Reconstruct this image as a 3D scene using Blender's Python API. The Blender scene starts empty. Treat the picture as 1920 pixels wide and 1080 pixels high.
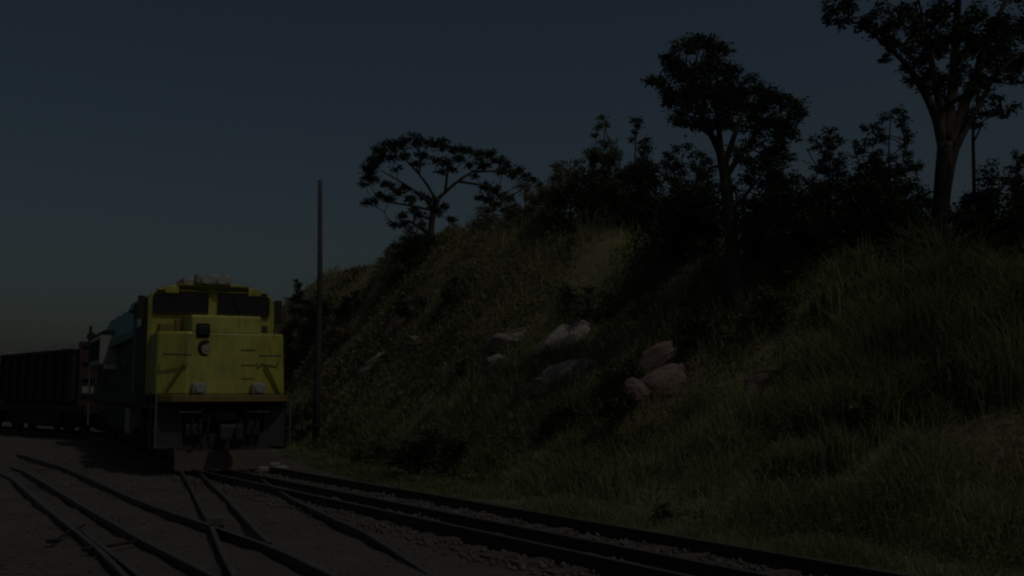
import bpy, bmesh, math, random
import numpy as np
from mathutils import Vector, Matrix

R = math.radians
sc = bpy.context.scene
COL = sc.collection

# ------------------------------------------------------------------ camera
FPX, CX, CY, HOR, CAMZ = 2000.0, 960.0, 540.0, 738.0, 1.67
PITCH = math.atan((HOR - CY) / FPX)
cam_d = bpy.data.cameras.new('camera')
cam = bpy.data.objects.new('camera', cam_d); COL.objects.link(cam)
cam.location = (0, 0, CAMZ)
cam.rotation_euler = (math.pi / 2 + PITCH, 0, 0)
cam_d.sensor_width = 36.0
cam_d.lens = FPX / 1920.0 * 36.0
cam_d.clip_start = 0.1
cam_d.clip_end = 3000
sc.camera = cam

# ------------------------------------------------------------------ light
TO_SUN = Vector((0.76, -0.65, 0)).normalized()
EL = R(58)
world = bpy.data.worlds.new('World'); sc.world = world
world.use_nodes = True
nt = world.node_tree
bg = nt.nodes['Background']
sky = nt.nodes.new('ShaderNodeTexSky')
sky.sky_type = 'NISHITA'
sky.sun_disc = False
sky.sun_elevation = EL
sky.sun_rotation = math.atan2(TO_SUN.x, TO_SUN.y)
sky.air_density = 1.1
sky.dust_density = 3.1
sky.ozone_density = 0.5
tint = nt.nodes.new('ShaderNodeMix'); tint.data_type = 'RGBA'; tint.blend_type = 'MULTIPLY'; tint.inputs[0].default_value = 1.0
tint.inputs[7].default_value = (0.97, 1.07, 1.05, 1)          # the footage's slightly teal white balance
nt.links.new(sky.outputs[0], tint.inputs[6])
nt.links.new(tint.outputs[2], bg.inputs[0])
bg.inputs[1].default_value = 0.112
sun_d = bpy.data.lights.new('sun', 'SUN')
sun_d.energy = 3.4
sun_d.angle = R(0.5)
sun_d.color = (1.0, 0.96, 0.84)
sun = bpy.data.objects.new('sun', sun_d); COL.objects.link(sun)
to_sun = Vector((TO_SUN.x * math.cos(EL), TO_SUN.y * math.cos(EL), math.sin(EL)))
sun.rotation_euler = to_sun.to_track_quat('Z', 'Y').to_euler()
sun.location = (30, -10, 40)
sc.view_settings.view_transform = 'Standard'
sc.view_settings.look = 'None'
sc.view_settings.gamma = 1.0
sc.view_settings.exposure = -4.1
sc.view_settings.use_curve_mapping = False
sc.cycles.pixel_filter_type = 'BLACKMAN_HARRIS'
sc.cycles.filter_width = 2.2          # soft old video lens

# ------------------------------------------------------------------ helpers
FWD = np.array((0, math.cos(PITCH), math.sin(PITCH)))
UP = np.array((0, -math.sin(PITCH), math.cos(PITCH)))
RT = np.array((1.0, 0, 0))

def ray(u, v):
    d = RT * (u - CX) / FPX + FWD + UP * (CY - v) / FPX
    return d / d[1]

def at(u, v, Y):
    d = ray(u, v) * Y
    return np.array((d[0], d[1], d[2] + CAMZ))

def flat(u, v, z=0.0):
    d = ray(u, v)
    return d * ((z - CAMZ) / d[2]) + np.array((0, 0, CAMZ))

def pq(x, y):
    return -0.53 * x + 0.848 * y, 0.848 * x + 0.53 * y      # along the main line, across it

def xy(p, q):
    return 0.848 * q - 0.53 * p, 0.53 * q + 0.848 * p

def hash2(ix, iy, seed=0):
    h = (ix.astype(np.int64) * 374761393 + iy.astype(np.int64) * 668265263 + seed * 144665) & 0x7fffffff
    h = ((h ^ (h >> 13)) * 1274126177) & 0x7fffffff
    return ((h ^ (h >> 16)) & 0xffff) / 65535.0

def vnoise(x, y, seed=0):
    x = np.asarray(x, float); y = np.asarray(y, float)
    ix = np.floor(x); iy = np.floor(y)
    fx = x - ix; fy = y - iy
    fx = fx * fx * (3 - 2 * fx); fy = fy * fy * (3 - 2 * fy)
    a = hash2(ix, iy, seed); b = hash2(ix + 1, iy, seed)
    c = hash2(ix, iy + 1, seed); d = hash2(ix + 1, iy + 1, seed)
    return (a * (1 - fx) + b * fx) * (1 - fy) + (c * (1 - fx) + d * fx) * fy - 0.5

HP = [-400, 0, 6, 10, 13, 16, 22, 26, 32, 45, 60, 68, 84, 110, 900]
HH = [2.0, 2.3, 2.6, 3.1, 3.8, 4.5, 5.7, 6.4, 7.1, 7.3, 7.3, 5.4, 1.2, 0.6, 0.6]
SLW = 6.0

def toe(p):
    return 9.1 + 0.17 * np.clip(p - 16, 0, 70) + 0.35 * vnoise(p * 0.23, p * 0 + 3.3, 5)

def ramp(d):
    d = np.clip(d, 0, 1)
    return np.where(d < 0.12, d * d / 0.24, np.where(d > 0.85, 1 - (1 - d) ** 2 / 0.3 * 1.0 - 0.0, 0.06 + (d - 0.12)))

def ramp2(d):
    # eased straight slope: 0 below the toe, 1 past the crest
    d = np.clip(d, 0, 1)
    e = 0.10
    s = 1.0 / (1 - e)
    lo = d * d / (2 * e) * s
    mid = (d - e / 2) * s
    hi = 1 - (1 - d) ** 2 / (2 * e) * s
    return np.where(d < e, lo, np.where(d > 1 - e, hi, mid))

def ground_z(x, y):
    x = np.asarray(x, float); y = np.asarray(y, float)
    p, q = pq(x, y)
    h = np.interp(p, HP, HH)
    d = (q - toe(p)) / SLW
    r = ramp2(d)
    bump = 0.55 * vnoise(x * 0.45, y * 0.45, 1) + 0.35 * vnoise(x * 1.1, y * 1.1, 2) + 0.16 * vnoise(x * 2.7, y * 2.7, 3)
    hill = h * r + bump * np.clip(d * 4, 0, 1) + np.clip(q - toe(p) - SLW, 0, 60) * 0.02
    fl = 0.06 * vnoise(x * 0.6, y * 0.6, 7) + 0.045 * vnoise(x * 1.9, y * 1.9, 8) - 0.02
    far = np.clip((np.hypot(x, y) - 60) / 200, 0, 1)
    return np.where(d > 0, hill, 0) + fl * (1 - far)

def gz(x, y):
    return float(ground_z(np.array([x]), np.array([y]))[0])

def on_ground(u, v, y0=6.0, y1=120.0):
    d = ray(u, v)
    ys = np.arange(y0, y1, 0.05)
    zs = CAMZ + d[2] * ys
    g = ground_z(d[0] * ys, ys)
    k = np.nonzero(zs <= g)[0]
    Y = ys[k[0]] if len(k) else y1
    return np.array((d[0] * Y, Y, gz(d[0] * Y, Y)))

def tag(o, label=None, cat=None, group=None, kind=None):
    if label: o['label'] = label
    if cat: o['category'] = cat
    if group: o['group'] = group
    if kind: o['kind'] = kind
    return o

def empty(name, loc, rz=0.0):
    o = bpy.data.objects.new(name, None)
    o.empty_display_size = 0.2
    o.location = loc; o.rotation_euler = (0, 0, rz)
    COL.objects.link(o)
    return o

def link(name, me, mat, parent=None):
    o = bpy.data.objects.new(name, me)
    if mat is not None and len(me.materials) == 0:
        me.materials.append(mat)
    COL.objects.link(o)
    if parent is not None: o.parent = parent
    return o

class MB:
    """gathers solid pieces into one bmesh"""
    def __init__(s): s.bm = bmesh.new()
    def box(s, size, loc, rot=(0, 0, 0), bevel=0.0):
        r = bmesh.ops.create_cube(s.bm, size=1.0)
        vs = r['verts']
        bmesh.ops.scale(s.bm, vec=size, verts=vs)
        if bevel > 0:
            es = list({e for v in vs for e in v.link_edges})
            rb = bmesh.ops.bevel(s.bm, geom=es, offset=bevel, segments=2, affect='EDGES', profile=0.6)
            vs = list({v for f in rb['faces'] for v in f.verts} | {v for v in vs if v.is_valid})
        M = Matrix.Translation(loc) @ (Matrix.Rotation(rot[2], 4, 'Z') @ Matrix.Rotation(rot[1], 4, 'Y') @ Matrix.Rotation(rot[0], 4, 'X'))
        bmesh.ops.transform(s.bm, matrix=M, verts=vs)
        return s
    def cyl(s, r, h, loc, axis='Z', seg=20, r2=None):
        res = bmesh.ops.create_cone(s.bm, cap_ends=True, segments=seg, radius1=r, radius2=r if r2 is None else r2, depth=h)
        M = Matrix.Identity(4)
        if axis == 'X': M = Matrix.Rotation(R(90), 4, 'Y')
        if axis == 'Y': M = Matrix.Rotation(R(90), 4, 'X')
        bmesh.ops.transform(s.bm, matrix=Matrix.Translation(loc) @ M, verts=res['verts'])
        return s
    def tube(s, pts, rad, seg=6):
        pts = [Vector(p) for p in pts]
        rads = rad if isinstance(rad, (list, tuple)) else [rad] * len(pts)
        rings = []
        for i, p in enumerate(pts):
            t = (pts[min(i + 1, len(pts) - 1)] - pts[max(i - 1, 0)])
            if t.length < 1e-6: t = Vector((0, 0, 1))
            t.normalize()
            a = t.cross(Vector((0.13, 0.31, 0.94)))
            if a.length < 0.2: a = t.cross(Vector((1, 0, 0)))
            a.normalize(); b = t.cross(a)
            rings.append([s.bm.verts.new(p + (a * math.cos(2 * math.pi * k / seg) + b * math.sin(2 * math.pi * k / seg)) * rads[i]) for k in range(seg)])
        for i in range(len(rings) - 1):
            for k in range(seg):
                s.bm.faces.new((rings[i][k], rings[i][(k + 1) % seg], rings[i + 1][(k + 1) % seg], rings[i + 1][k]))
        s.bm.faces.new(rings[0][::-1]); s.bm.faces.new(rings[-1])
        return s
    def prism(s, poly, z0, z1, plane='XY', top=None):
        """polygon extruded; plane XY -> along z, XZ -> along y, YZ -> along x; top = polygon of the far end"""
        top = top or poly
        def P(a, h):
            return {'XY': (a[0], a[1], h), 'XZ': (a[0], h, a[1]), 'YZ': (h, a[0], a[1])}[plane]
        lo = [s.bm.verts.new(P(a, z0)) for a in poly]
        hi = [s.bm.verts.new(P(a, z1)) for a in top]
        n = len(poly)
        for i in range(n):
            s.bm.faces.new((lo[i], lo[(i + 1) % n], hi[(i + 1) % n], hi[i]))
        s.bm.faces.new(lo[::-1]); s.bm.faces.new(hi)
        return s
    def build(s, name, mat, parent=None, smooth=False, bevel=0.0):
        bmesh.ops.recalc_face_normals(s.bm, faces=s.bm.faces)
        me = bpy.data.meshes.new(name)
        s.bm.to_mesh(me); s.bm.free()
        if smooth:
            me.polygons.foreach_set('use_smooth', [True] * len(me.polygons))
        o = link(name, me, mat, parent)
        if bevel > 0:
            m = o.modifiers.new('bevel', 'BEVEL'); m.width = bevel; m.segments = 2; m.limit_method = 'ANGLE'; m.angle_limit = R(35)
        return o

def np_mesh(name, verts, quads=None, tris=None, tint=None):
    me = bpy.data.meshes.new(name)
    nq = 0 if quads is None else len(quads); n3 = 0 if tris is None else len(tris)
    me.vertices.add(len(verts)); me.vertices.foreach_set('co', np.asarray(verts, np.float32).ravel())
    loops = []
    if nq: loops.append(np.asarray(quads, np.int32).ravel())
    if n3: loops.append(np.asarray(tris, np.int32).ravel())
    loops = np.concatenate(loops)
    me.loops.add(len(loops)); me.loops.foreach_set('vertex_index', loops)
    me.polygons.add(nq + n3)
    starts = np.concatenate([np.arange(nq) * 4, nq * 4 + np.arange(n3) * 3]).astype(np.int32)
    me.polygons.foreach_set('loop_start', starts)
    if tint is not None:
        a = me.attributes.new('tint', 'FLOAT', 'POINT')
        a.data.foreach_set('value', np.asarray(tint, np.float32))
    me.update(calc_edges=True)
    me.validate()
    return me

# ------------------------------------------------------------------ materials
def new_mat(name):
    m = bpy.data.materials.new(name); m.use_nodes = True
    return m, m.node_tree.nodes, m.node_tree.links, m.node_tree.nodes['Principled BSDF']

def ramp_node(N, stops):
    r = N.new('ShaderNodeValToRGB')
    el = r.color_ramp.elements
    while len(el) < len(stops): el.new(0.5)
    for e, (p, c) in zip(el, stops):
        e.position = p; e.color = (*c, 1)
    return r

def noise(N, L, scale, detail=5, rough=0.6, vec=None, stretch=None):
    n = N.new('ShaderNodeTexNoise'); n.inputs['Scale'].default_value = scale
    n.inputs['Detail'].default_value = detail; n.inputs['Roughness'].default_value = rough
    tc = N.new('ShaderNodeTexCoord')
    src = tc.outputs['Object']
    if stretch:
        mp = N.new('ShaderNodeMapping'); mp.inputs['Scale'].default_value = stretch
        L.new(src, mp.inputs[0]); src = mp.outputs[0]
    L.new(src, n.inputs['Vector'])
    return n

def mixc(N, L, fac, a, b):
    m = N.new('ShaderNodeMix'); m.data_type = 'RGBA'
    if hasattr(fac, 'links'): L.new(fac, m.inputs[0])
    else: m.inputs[0].default_value = fac
    for inp, v in ((m.inputs[6], a), (m.inputs[7], b)):
        if hasattr(v, 'links'): L.new(v, inp)
        else: inp.default_value = (*v, 1)
    return m.outputs[2]

def paint(name, col, rough=0.45, dirt=(0.12, 0.085, 0.06), amount=0.5, metal=0.0, bump=0.15):
    m, N, L, b = new_mat(name)
    n1 = noise(N, L, 1.7, 6, 0.65)
    r1 = ramp_node(N, [(0.42, (0, 0, 0)), (0.75, (amount, amount, amount))]); L.new(n1.outputs[0], r1.inputs[0])
    n2 = noise(N, L, 3.0, 5, 0.6, stretch=(4.0, 4.0, 0.35))
    r2 = ramp_node(N, [(0.50, (0, 0, 0)), (0.78, (amount * 0.8,) * 3)]); L.new(n2.outputs[0], r2.inputs[0])
    c1 = mixc(N, L, r1.outputs[0], col, dirt)
    c2 = mixc(N, L, r2.outputs[0], c1, tuple(d * 0.6 for d in dirt))
    L.new(c2, b.inputs['Base Color'])
    b.inputs['Roughness'].default_value = rough; b.inputs['Metallic'].default_value = metal
    n3 = noise(N, L, 14, 4)
    bp = N.new('ShaderNodeBump'); bp.inputs['Strength'].default_value = bump; bp.inputs['Distance'].default_value = 0.01
    L.new(n3.outputs[0], bp.inputs['Height']); L.new(bp.outputs[0], b.inputs['Normal'])
    return m

def rough_mat(name, stops, scale, rough=0.9, bump=0.5, dist=0.03, detail=8):
    m, N, L, b = new_mat(name)
    n1 = noise(N, L, scale, detail, 0.65)
    r = ramp_node(N, stops); L.new(n1.outputs[0], r.inputs[0]); L.new(r.outputs[0], b.inputs['Base Color'])
    b.inputs['Roughness'].default_value = rough
    n2 = noise(N, L, scale * 3.1, 6, 0.7)
    bp = N.new('ShaderNodeBump'); bp.inputs['Strength'].default_value = bump; bp.inputs['Distance'].default_value = dist
    L.new(n2.outputs[0], bp.inputs['Height']); L.new(bp.outputs[0], b.inputs['Normal'])
    return m

def leaf_mat(name, stops, trans=0.25):
    m, N, L, b = new_mat(name)
    a = N.new('ShaderNodeAttribute'); a.attribute_name = 'tint'
    r = ramp_node(N, stops); L.new(a.outputs['Fac'], r.inputs[0])
    L.new(r.outputs[0], b.inputs['Base Color']); b.inputs['Roughness'].default_value = 0.65
    b.inputs['Specular IOR Level'].default_value = 0.3
    t = N.new('ShaderNodeBsdfTranslucent'); L.new(r.outputs[0], t.inputs[0])
    mx = N.new('ShaderNodeMixShader'); mx.inputs[0].default_value = trans
    L.new(b.outputs[0], mx.inputs[1]); L.new(t.outputs[0], mx.inputs[2])
    L.new(mx.outputs[0], N['Material Output'].inputs[0])
    return m

M = {}
M['yellow'] = paint('yellow_paint', (0.44, 0.43, 0.075), 0.45, (0.14, 0.10, 0.05), 0.62)
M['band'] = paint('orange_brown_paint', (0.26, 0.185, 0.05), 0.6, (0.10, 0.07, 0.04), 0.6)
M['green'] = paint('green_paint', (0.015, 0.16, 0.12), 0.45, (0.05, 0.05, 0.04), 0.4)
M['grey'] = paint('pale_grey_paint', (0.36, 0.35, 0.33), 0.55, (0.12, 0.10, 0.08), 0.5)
M['hoodshade'] = paint('shade_darkened_hood_green', (0.022, 0.04, 0.036), 0.6, (0.04, 0.032, 0.026), 0.5)  # hood green darkened, the shade of the train's flank is in this colour
M['soot'] = paint('sooty_grey_steel', (0.055, 0.055, 0.058), 0.65, (0.03, 0.025, 0.02), 0.7)
M['midgrey'] = paint('grey_handrail', (0.15, 0.15, 0.145), 0.5, (0.10, 0.08, 0.06), 0.5)
M['olive'] = paint('olive_yellow_paint', (0.26, 0.22, 0.035), 0.5, (0.10, 0.07, 0.04), 0.5)
M['darkgrey'] = paint('dark_grey_paint', (0.10, 0.10, 0.105), 0.6, (0.09, 0.07, 0.05), 0.6)
M['black'] = paint('black_grime', (0.018, 0.018, 0.018), 0.7, (0.05, 0.04, 0.03), 0.5)
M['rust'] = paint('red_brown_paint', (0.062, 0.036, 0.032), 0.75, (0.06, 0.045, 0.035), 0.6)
M['plow'] = paint('rusty_plate', (0.085, 0.066, 0.057), 0.7, (0.06, 0.04, 0.03), 0.7)
M['wagon'] = paint('weathered_wagon_steel', (0.035, 0.032, 0.03), 0.75, (0.06, 0.042, 0.033), 0.7)
M['white'] = paint('white_paint', (0.70, 0.70, 0.68), 0.5, (0.3, 0.26, 0.2), 0.3)
M['steel'] = paint('worn_steel', (0.30, 0.29, 0.28), 0.4, (0.12, 0.08, 0.055), 0.5, metal=0.6)
m, N, L, b = new_mat('windscreen_glass')
b.inputs['Base Color'].default_value = (0.012, 0.014, 0.016, 1); b.inputs['Roughness'].default_value = 0.08
M['glass'] = m
m, N, L, b = new_mat('lamp_lens')
b.inputs['Base Color'].default_value = (0.36, 0.36, 0.34, 1); b.inputs['Roughness'].default_value = 0.15
M['lens'] = m
M['rock'] = rough_mat('rock', [(0.25, (0.17, 0.14, 0.12)), (0.5, (0.36, 0.31, 0.275)), (0.8, (0.50, 0.445, 0.405))], 2.2, bump=0.9, dist=0.06)
M['stone'] = rough_mat('loose_stone', [(0.3, (0.06, 0.052, 0.044)), (0.7, (0.17, 0.15, 0.13))], 0.9, bump=0.2)
M['redrock'] = rough_mat('red_rock', [(0.25, (0.14, 0.09, 0.07)), (0.55, (0.29, 0.20, 0.17)), (0.8, (0.40, 0.30, 0.26))], 2.2, bump=0.9, dist=0.06)
M['ore'] = rough_mat('pale_stone_load', [(0.3, (0.16, 0.145, 0.148)), (0.7, (0.32, 0.295, 0.30))], 5.0, bump=1.0, dist=0.12)
M['concrete'] = rough_mat('old_concrete', [(0.3, (0.18, 0.172, 0.16)), (0.7, (0.34, 0.33, 0.31))], 6.0, bump=0.5)
M['wood'] = rough_mat('weathered_wood', [(0.3, (0.05, 0.04, 0.032)), (0.7, (0.12, 0.10, 0.085))], 4.0, bump=0.6)
M['polewood'] = rough_mat('pole_wood', [(0.3, (0.045, 0.04, 0.045)), (0.7, (0.09, 0.08, 0.085))], 3.0, bump=0.5)
M['bark'] = rough_mat('bark', [(0.3, (0.035, 0.028, 0.022)), (0.7, (0.10, 0.082, 0.066))], 5.0, bump=0.8)
M['palebark'] = rough_mat('pale_bark', [(0.3, (0.09, 0.075, 0.06)), (0.7, (0.20, 0.175, 0.15))], 5.0, bump=0.8)
M['railsteel'] = paint('rail_steel', (0.055, 0.045, 0.04), 0.35, (0.075, 0.05, 0.035), 0.6, metal=0.4)
M['railhead'] = paint('polished_rail_head', (0.15, 0.14, 0.13), 0.42, (0.08, 0.06, 0.048), 0.6, metal=0.4)
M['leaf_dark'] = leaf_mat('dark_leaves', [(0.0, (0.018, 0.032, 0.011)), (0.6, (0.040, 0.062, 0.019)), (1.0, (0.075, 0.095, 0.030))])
M['leaf_mid'] = leaf_mat('olive_leaves', [(0.0, (0.055, 0.075, 0.024)), (0.6, (0.11, 0.135, 0.045)), (1.0, (0.19, 0.20, 0.08))], 0.35)
M['leaf_dry'] = leaf_mat('dry_brown_leaves', [(0.0, (0.11, 0.095, 0.052)), (0.6, (0.20, 0.175, 0.095)), (1.0, (0.30, 0.255, 0.145))], 0.35)
M['leaf_weed'] = leaf_mat('weed_leaves', [(0.0, (0.085, 0.11, 0.04)), (0.6, (0.17, 0.20, 0.075)), (1.0, (0.27, 0.28, 0.12))], 0.4)
M['leaf_brush'] = leaf_mat('brush_leaves', [(0.0, (0.13, 0.115, 0.06)), (0.6, (0.25, 0.22, 0.125)), (1.0, (0.36, 0.31, 0.19))], 0.4)
M['grass_dry'] = leaf_mat('dry_grass', [(0.0, (0.23, 0.22, 0.115)), (0.5, (0.39, 0.36, 0.20)), (1.0, (0.54, 0.48, 0.30))], 0.5)
M['grass_green'] = leaf_mat('green_grass', [(0.0, (0.12, 0.15, 0.06)), (0.55, (0.24, 0.27, 0.12)), (1.0, (0.37, 0.38, 0.19))], 0.5)
M['grass_tall'] = leaf_mat('reedy_grass', [(0.0, (0.10, 0.13, 0.048)), (0.55, (0.23, 0.26, 0.105)), (1.0, (0.40, 0.39, 0.19))], 0.5)

# ground: bare dirt by the rails, dry soil on the bank, red earth where the bank is open
m, N, L, b = new_mat('earth')
a = N.new('ShaderNodeAttribute'); a.attribute_name = 'bank'
a2 = N.new('ShaderNodeAttribute'); a2.attribute_name = 'red'
n1 = noise(N, L, 0.9, 8, 0.7); n2 = noise(N, L, 7.0, 8, 0.75); n3 = noise(N, L, 45.0, 4, 0.7)
dirt_a = ramp_node(N, [(0.30, (0.052, 0.042, 0.033)), (0.55, (0.112, 0.092, 0.073)), (0.75, (0.17, 0.143, 0.115))]); L.new(n1.outputs[0], dirt_a.inputs[0])
dirt_b = ramp_node(N, [(0.35, (0.05, 0.042, 0.034)), (0.65, (0.17, 0.148, 0.124))]); L.new(n2.outputs[0], dirt_b.inputs[0])
dirt = mixc(N, L, 0.45, dirt_a.outputs[0], dirt_b.outputs[0])
gravel = ramp_node(N, [(0.42, (0.04, 0.034, 0.028)), (0.62, (0.19, 0.17, 0.148))]); L.new(n3.outputs[0], gravel.inputs[0])
dirt = mixc(N, L, 0.28, dirt, gravel.outputs[0])
bank = ramp_node(N, [(0.30, (0.105, 0.105, 0.045)), (0.52, (0.19, 0.185, 0.085)), (0.72, (0.27, 0.25, 0.135))]); L.new(n2.outputs[0], bank.inputs[0])
red = ramp_node(N, [(0.30, (0.085, 0.050, 0.035)), (0.7, (0.20, 0.125, 0.095))]); L.new(n2.outputs[0], red.inputs[0])
a3 = N.new('ShaderNodeAttribute'); a3.attribute_name = 'oil'
dirt = mixc(N, L, a3.outputs['Fac'], dirt, (0.03, 0.026, 0.022))
c = mixc(N, L, a.outputs['Fac'], dirt, bank.outputs[0])
c = mixc(N, L, a2.outputs['Fac'], c, red.outputs[0])
L.new(c, b.inputs['Base Color']); b.inputs['Roughness'].default_value = 0.95
bp = N.new('ShaderNodeBump'); bp.inputs['Strength'].default_value = 0.8; bp.inputs['Distance'].default_value = 0.04
ad = N.new('ShaderNodeMath'); ad.operation = 'MULTIPLY_ADD'; ad.inputs[1].default_value = 0.5
L.new(n3.outputs[0], ad.inputs[0]); L.new(n2.outputs[0], ad.inputs[2])
L.new(ad.outputs[0], bp.inputs['Height']); L.new(bp.outputs[0], b.inputs['Normal'])
M['earth'] = m

# ------------------------------------------------------------------ ground
RED_SPOTS = [(1880, 865, 0.5), (1815, 815, 0.35), (1905, 905, 0.35), (1235, 735, 0.8), (1215, 770, 0.6), (1430, 735, 0.7), (760, 600, 1.2), (735, 690, 1.0), (1050, 720, 0.9), (960, 670, 0.8)]
RED_P = [(on_ground(u, v), r) for u, v, r in RED_SPOTS]

def red_mask(x, y):
    k = np.zeros_like(x)
    for P, r in RED_P:
        d = np.hypot(x - P[0], y - P[1]) + 0.5 * vnoise(x * 1.6, y * 1.6, 11)
        k = np.maximum(k, np.clip(1.4 - d / r, 0, 1))
    return k

def grid_axis(dense0, dense1, step, lo, hi):
    a = list(np.arange(dense0, dense1, step))
    s = step; v = dense1
    up = []
    while v < hi: up.append(v); s *= 1.35; v += s
    up.append(hi)
    s = step; v = dense0 - s; dn = []
    while v > lo: dn.append(v); s *= 1.35; v -= s
    dn.append(lo)
    return np.array(dn[::-1] + a + up)

P_ax = grid_axis(0.0, 75.0, 0.28, -900, 900)
Q_ax = grid_axis(-6.0, 24.0, 0.24, -900, 900)
PP, QQ = np.meshgrid(P_ax, Q_ax, indexing='ij')
GX, GY = xy(PP.ravel(), QQ.ravel())
GZ = ground_z(GX, GY)
n_p, n_q = len(P_ax), len(Q_ax)
idx = np.arange(n_p * n_q).reshape(n_p, n_q)
quads = np.stack([idx[:-1, :-1].ravel(), idx[:-1, 1:].ravel(), idx[1:, 1:].ravel(), idx[1:, :-1].ravel()], 1)[:, ::-1]
me = np_mesh('ground', np.stack([GX, GY, GZ], 1), quads=quads)
gp, gq = pq(GX, GY)
bankv = np.clip((gq - (toe(gp) - 0.6) + 0.9 * vnoise(GX * 0.8, GY * 0.8, 4) + 0.5 * vnoise(GX * 2.5, GY * 2.5, 6)) / 0.6, 0, 1)
lawn = np.clip((vnoise(GX * 0.25, GY * 0.25, 9) + vnoise(GX * 0.9, GY * 0.9, 10) * 0.5 - 0.12) * 5, 0, 0.75) * (gq < 1.5)
bankv = np.maximum(bankv, lawn)
at_ = me.attributes.new('bank', 'FLOAT', 'POINT'); at_.data.foreach_set('value', bankv.astype(np.float32))
at_ = me.attributes.new('red', 'FLOAT', 'POINT'); at_.data.foreach_set('value', (red_mask(GX, GY) * 0.9).astype(np.float32))
oil = np.zeros_like(GX)
near = (gq > 4) & (gq < 16) & (gp > -8) & (gp < 60)
qc = np.where(gp < 17, 7.0, np.nan)
th_ = R(26.0); lx = GX + 6.10; ly = GY - 22.75
dq = np.where(gp < 21, np.abs(gq - 7.0), np.abs(lx * math.cos(th_) + ly * math.sin(th_)))
oil = np.where(near, np.exp(-(dq / .95) ** 2), 0) * np.clip(.55 + 1.1 * vnoise(GX * .7, GY * .7, 15) + .8 * vnoise(GX * 2.1, GY * 2.1, 16), 0, .85)
oil = np.maximum(oil, np.clip((vnoise(GX * .8, GY * .8, 17) + .6 * vnoise(GX * 2.4, GY * 2.4, 18) - .42) * 3, 0, .7) * (gq < 8))
at_ = me.attributes.new('oil', 'FLOAT', 'POINT'); at_.data.foreach_set('value', oil.astype(np.float32))
me.polygons.foreach_set('use_smooth', [True] * len(me.polygons))
g = link('ground', me, M['earth']); tag(g, 'bare grey brown railway yard dirt rising to a grassy cutting bank', 'ground', kind='structure')

# ------------------------------------------------------------------ train path
FRONT = np.array((-6.10, 22.75))
def heading(s):
    if s < 15: return R(26.0)
    return R(26.0 + min((s - 15) * 1.9, 19) + max(0, min((s - 32) * 1.2, 30)))
_pts = [FRONT.copy()]
for i in range(1, 1400):
    h = heading((i - 0.5) * 0.1)
    _pts.append(_pts[-1] + 0.1 * np.array((-math.sin(h), math.cos(h))))
_pts = np.array(_pts)
def path(s):
    return _pts[int(round(s / 0.1))]

# ------------------------------------------------------------------ rails
RAIL_PROF = [(a_ * .8, b_) for a_, b_ in [(-0.06, 0.0), (0.06, 0.0), (0.06, 0.012), (0.012, 0.03), (0.012, 0.105), (0.034, 0.115), (0.034, 0.143), (0.026, 0.15), (-0.026, 0.15), (-0.034, 0.143), (-0.034, 0.115), (-0.012, 0.105), (-0.012, 0.03), (-0.06, 0.012)]]

def rail(pts, parent, name='rail', z=-0.065, lab=None, sink=0.0, sink0=0.0):
    pts = np.asarray(pts, float)[:, :2]
    seg = np.r_[0, np.cumsum(np.hypot(*np.diff(pts, axis=0).T))]
    n = max(3, int(seg[-1] / 0.5))
    t = np.linspace(0, seg[-1], n)
    X = np.interp(t, seg, pts[:, 0]); Y = np.interp(t, seg, pts[:, 1])
    for _ in range(3):
        X[1:-1] = (X[:-2] + 2 * X[1:-1] + X[2:]) / 4; Y[1:-1] = (Y[:-2] + 2 * Y[1:-1] + Y[2:]) / 4
    k = len(RAIL_PROF); V = []
    for i in range(n):
        a = max(i - 1, 0); b2 = min(i + 1, n - 1)
        d = np.array((X[b2] - X[a], Y[b2] - Y[a])); d /= np.hypot(*d)
        nx, ny = d[1], -d[0]
        for (o, h) in RAIL_PROF:
            V.append((X[i] + nx * o, Y[i] + ny * o, z + h - .12 * max(0, 1 - (n - 1 - i) * .5 / sink if sink else 0) - .13 * max(0, 1 - i * .5 / sink0 if sink0 else 0)))
    F = [(i * k + j, i * k + (j + 1) % k, (i + 1) * k + (j + 1) % k, (i + 1) * k + j) for i in range(n - 1) for j in range(k)]
    me = bpy.data.meshes.new(name)
    me.from_pydata(V, [], F + [tuple(range(k))[::-1], tuple(range((n - 1) * k, n * k))])
    me.materials.append(M['railsteel']); me.materials.append(M['railhead'])
    for p in me.polygons:
        if len(p.vertices) == 4 and p.index % k in (6, 7, 8): p.material_index = 1
    me.update()
    o = link(name, me, None, parent)
    bm = bmesh.new(); bm.from_mesh(me); bmesh.ops.recalc_face_normals(bm, faces=bm.faces); bm.to_mesh(me); bm.free()
    if lab: o['label'] = lab
    return o

def px_line(px, z=0.09): return [flat(u, v, z) for u, v in px]

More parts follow.
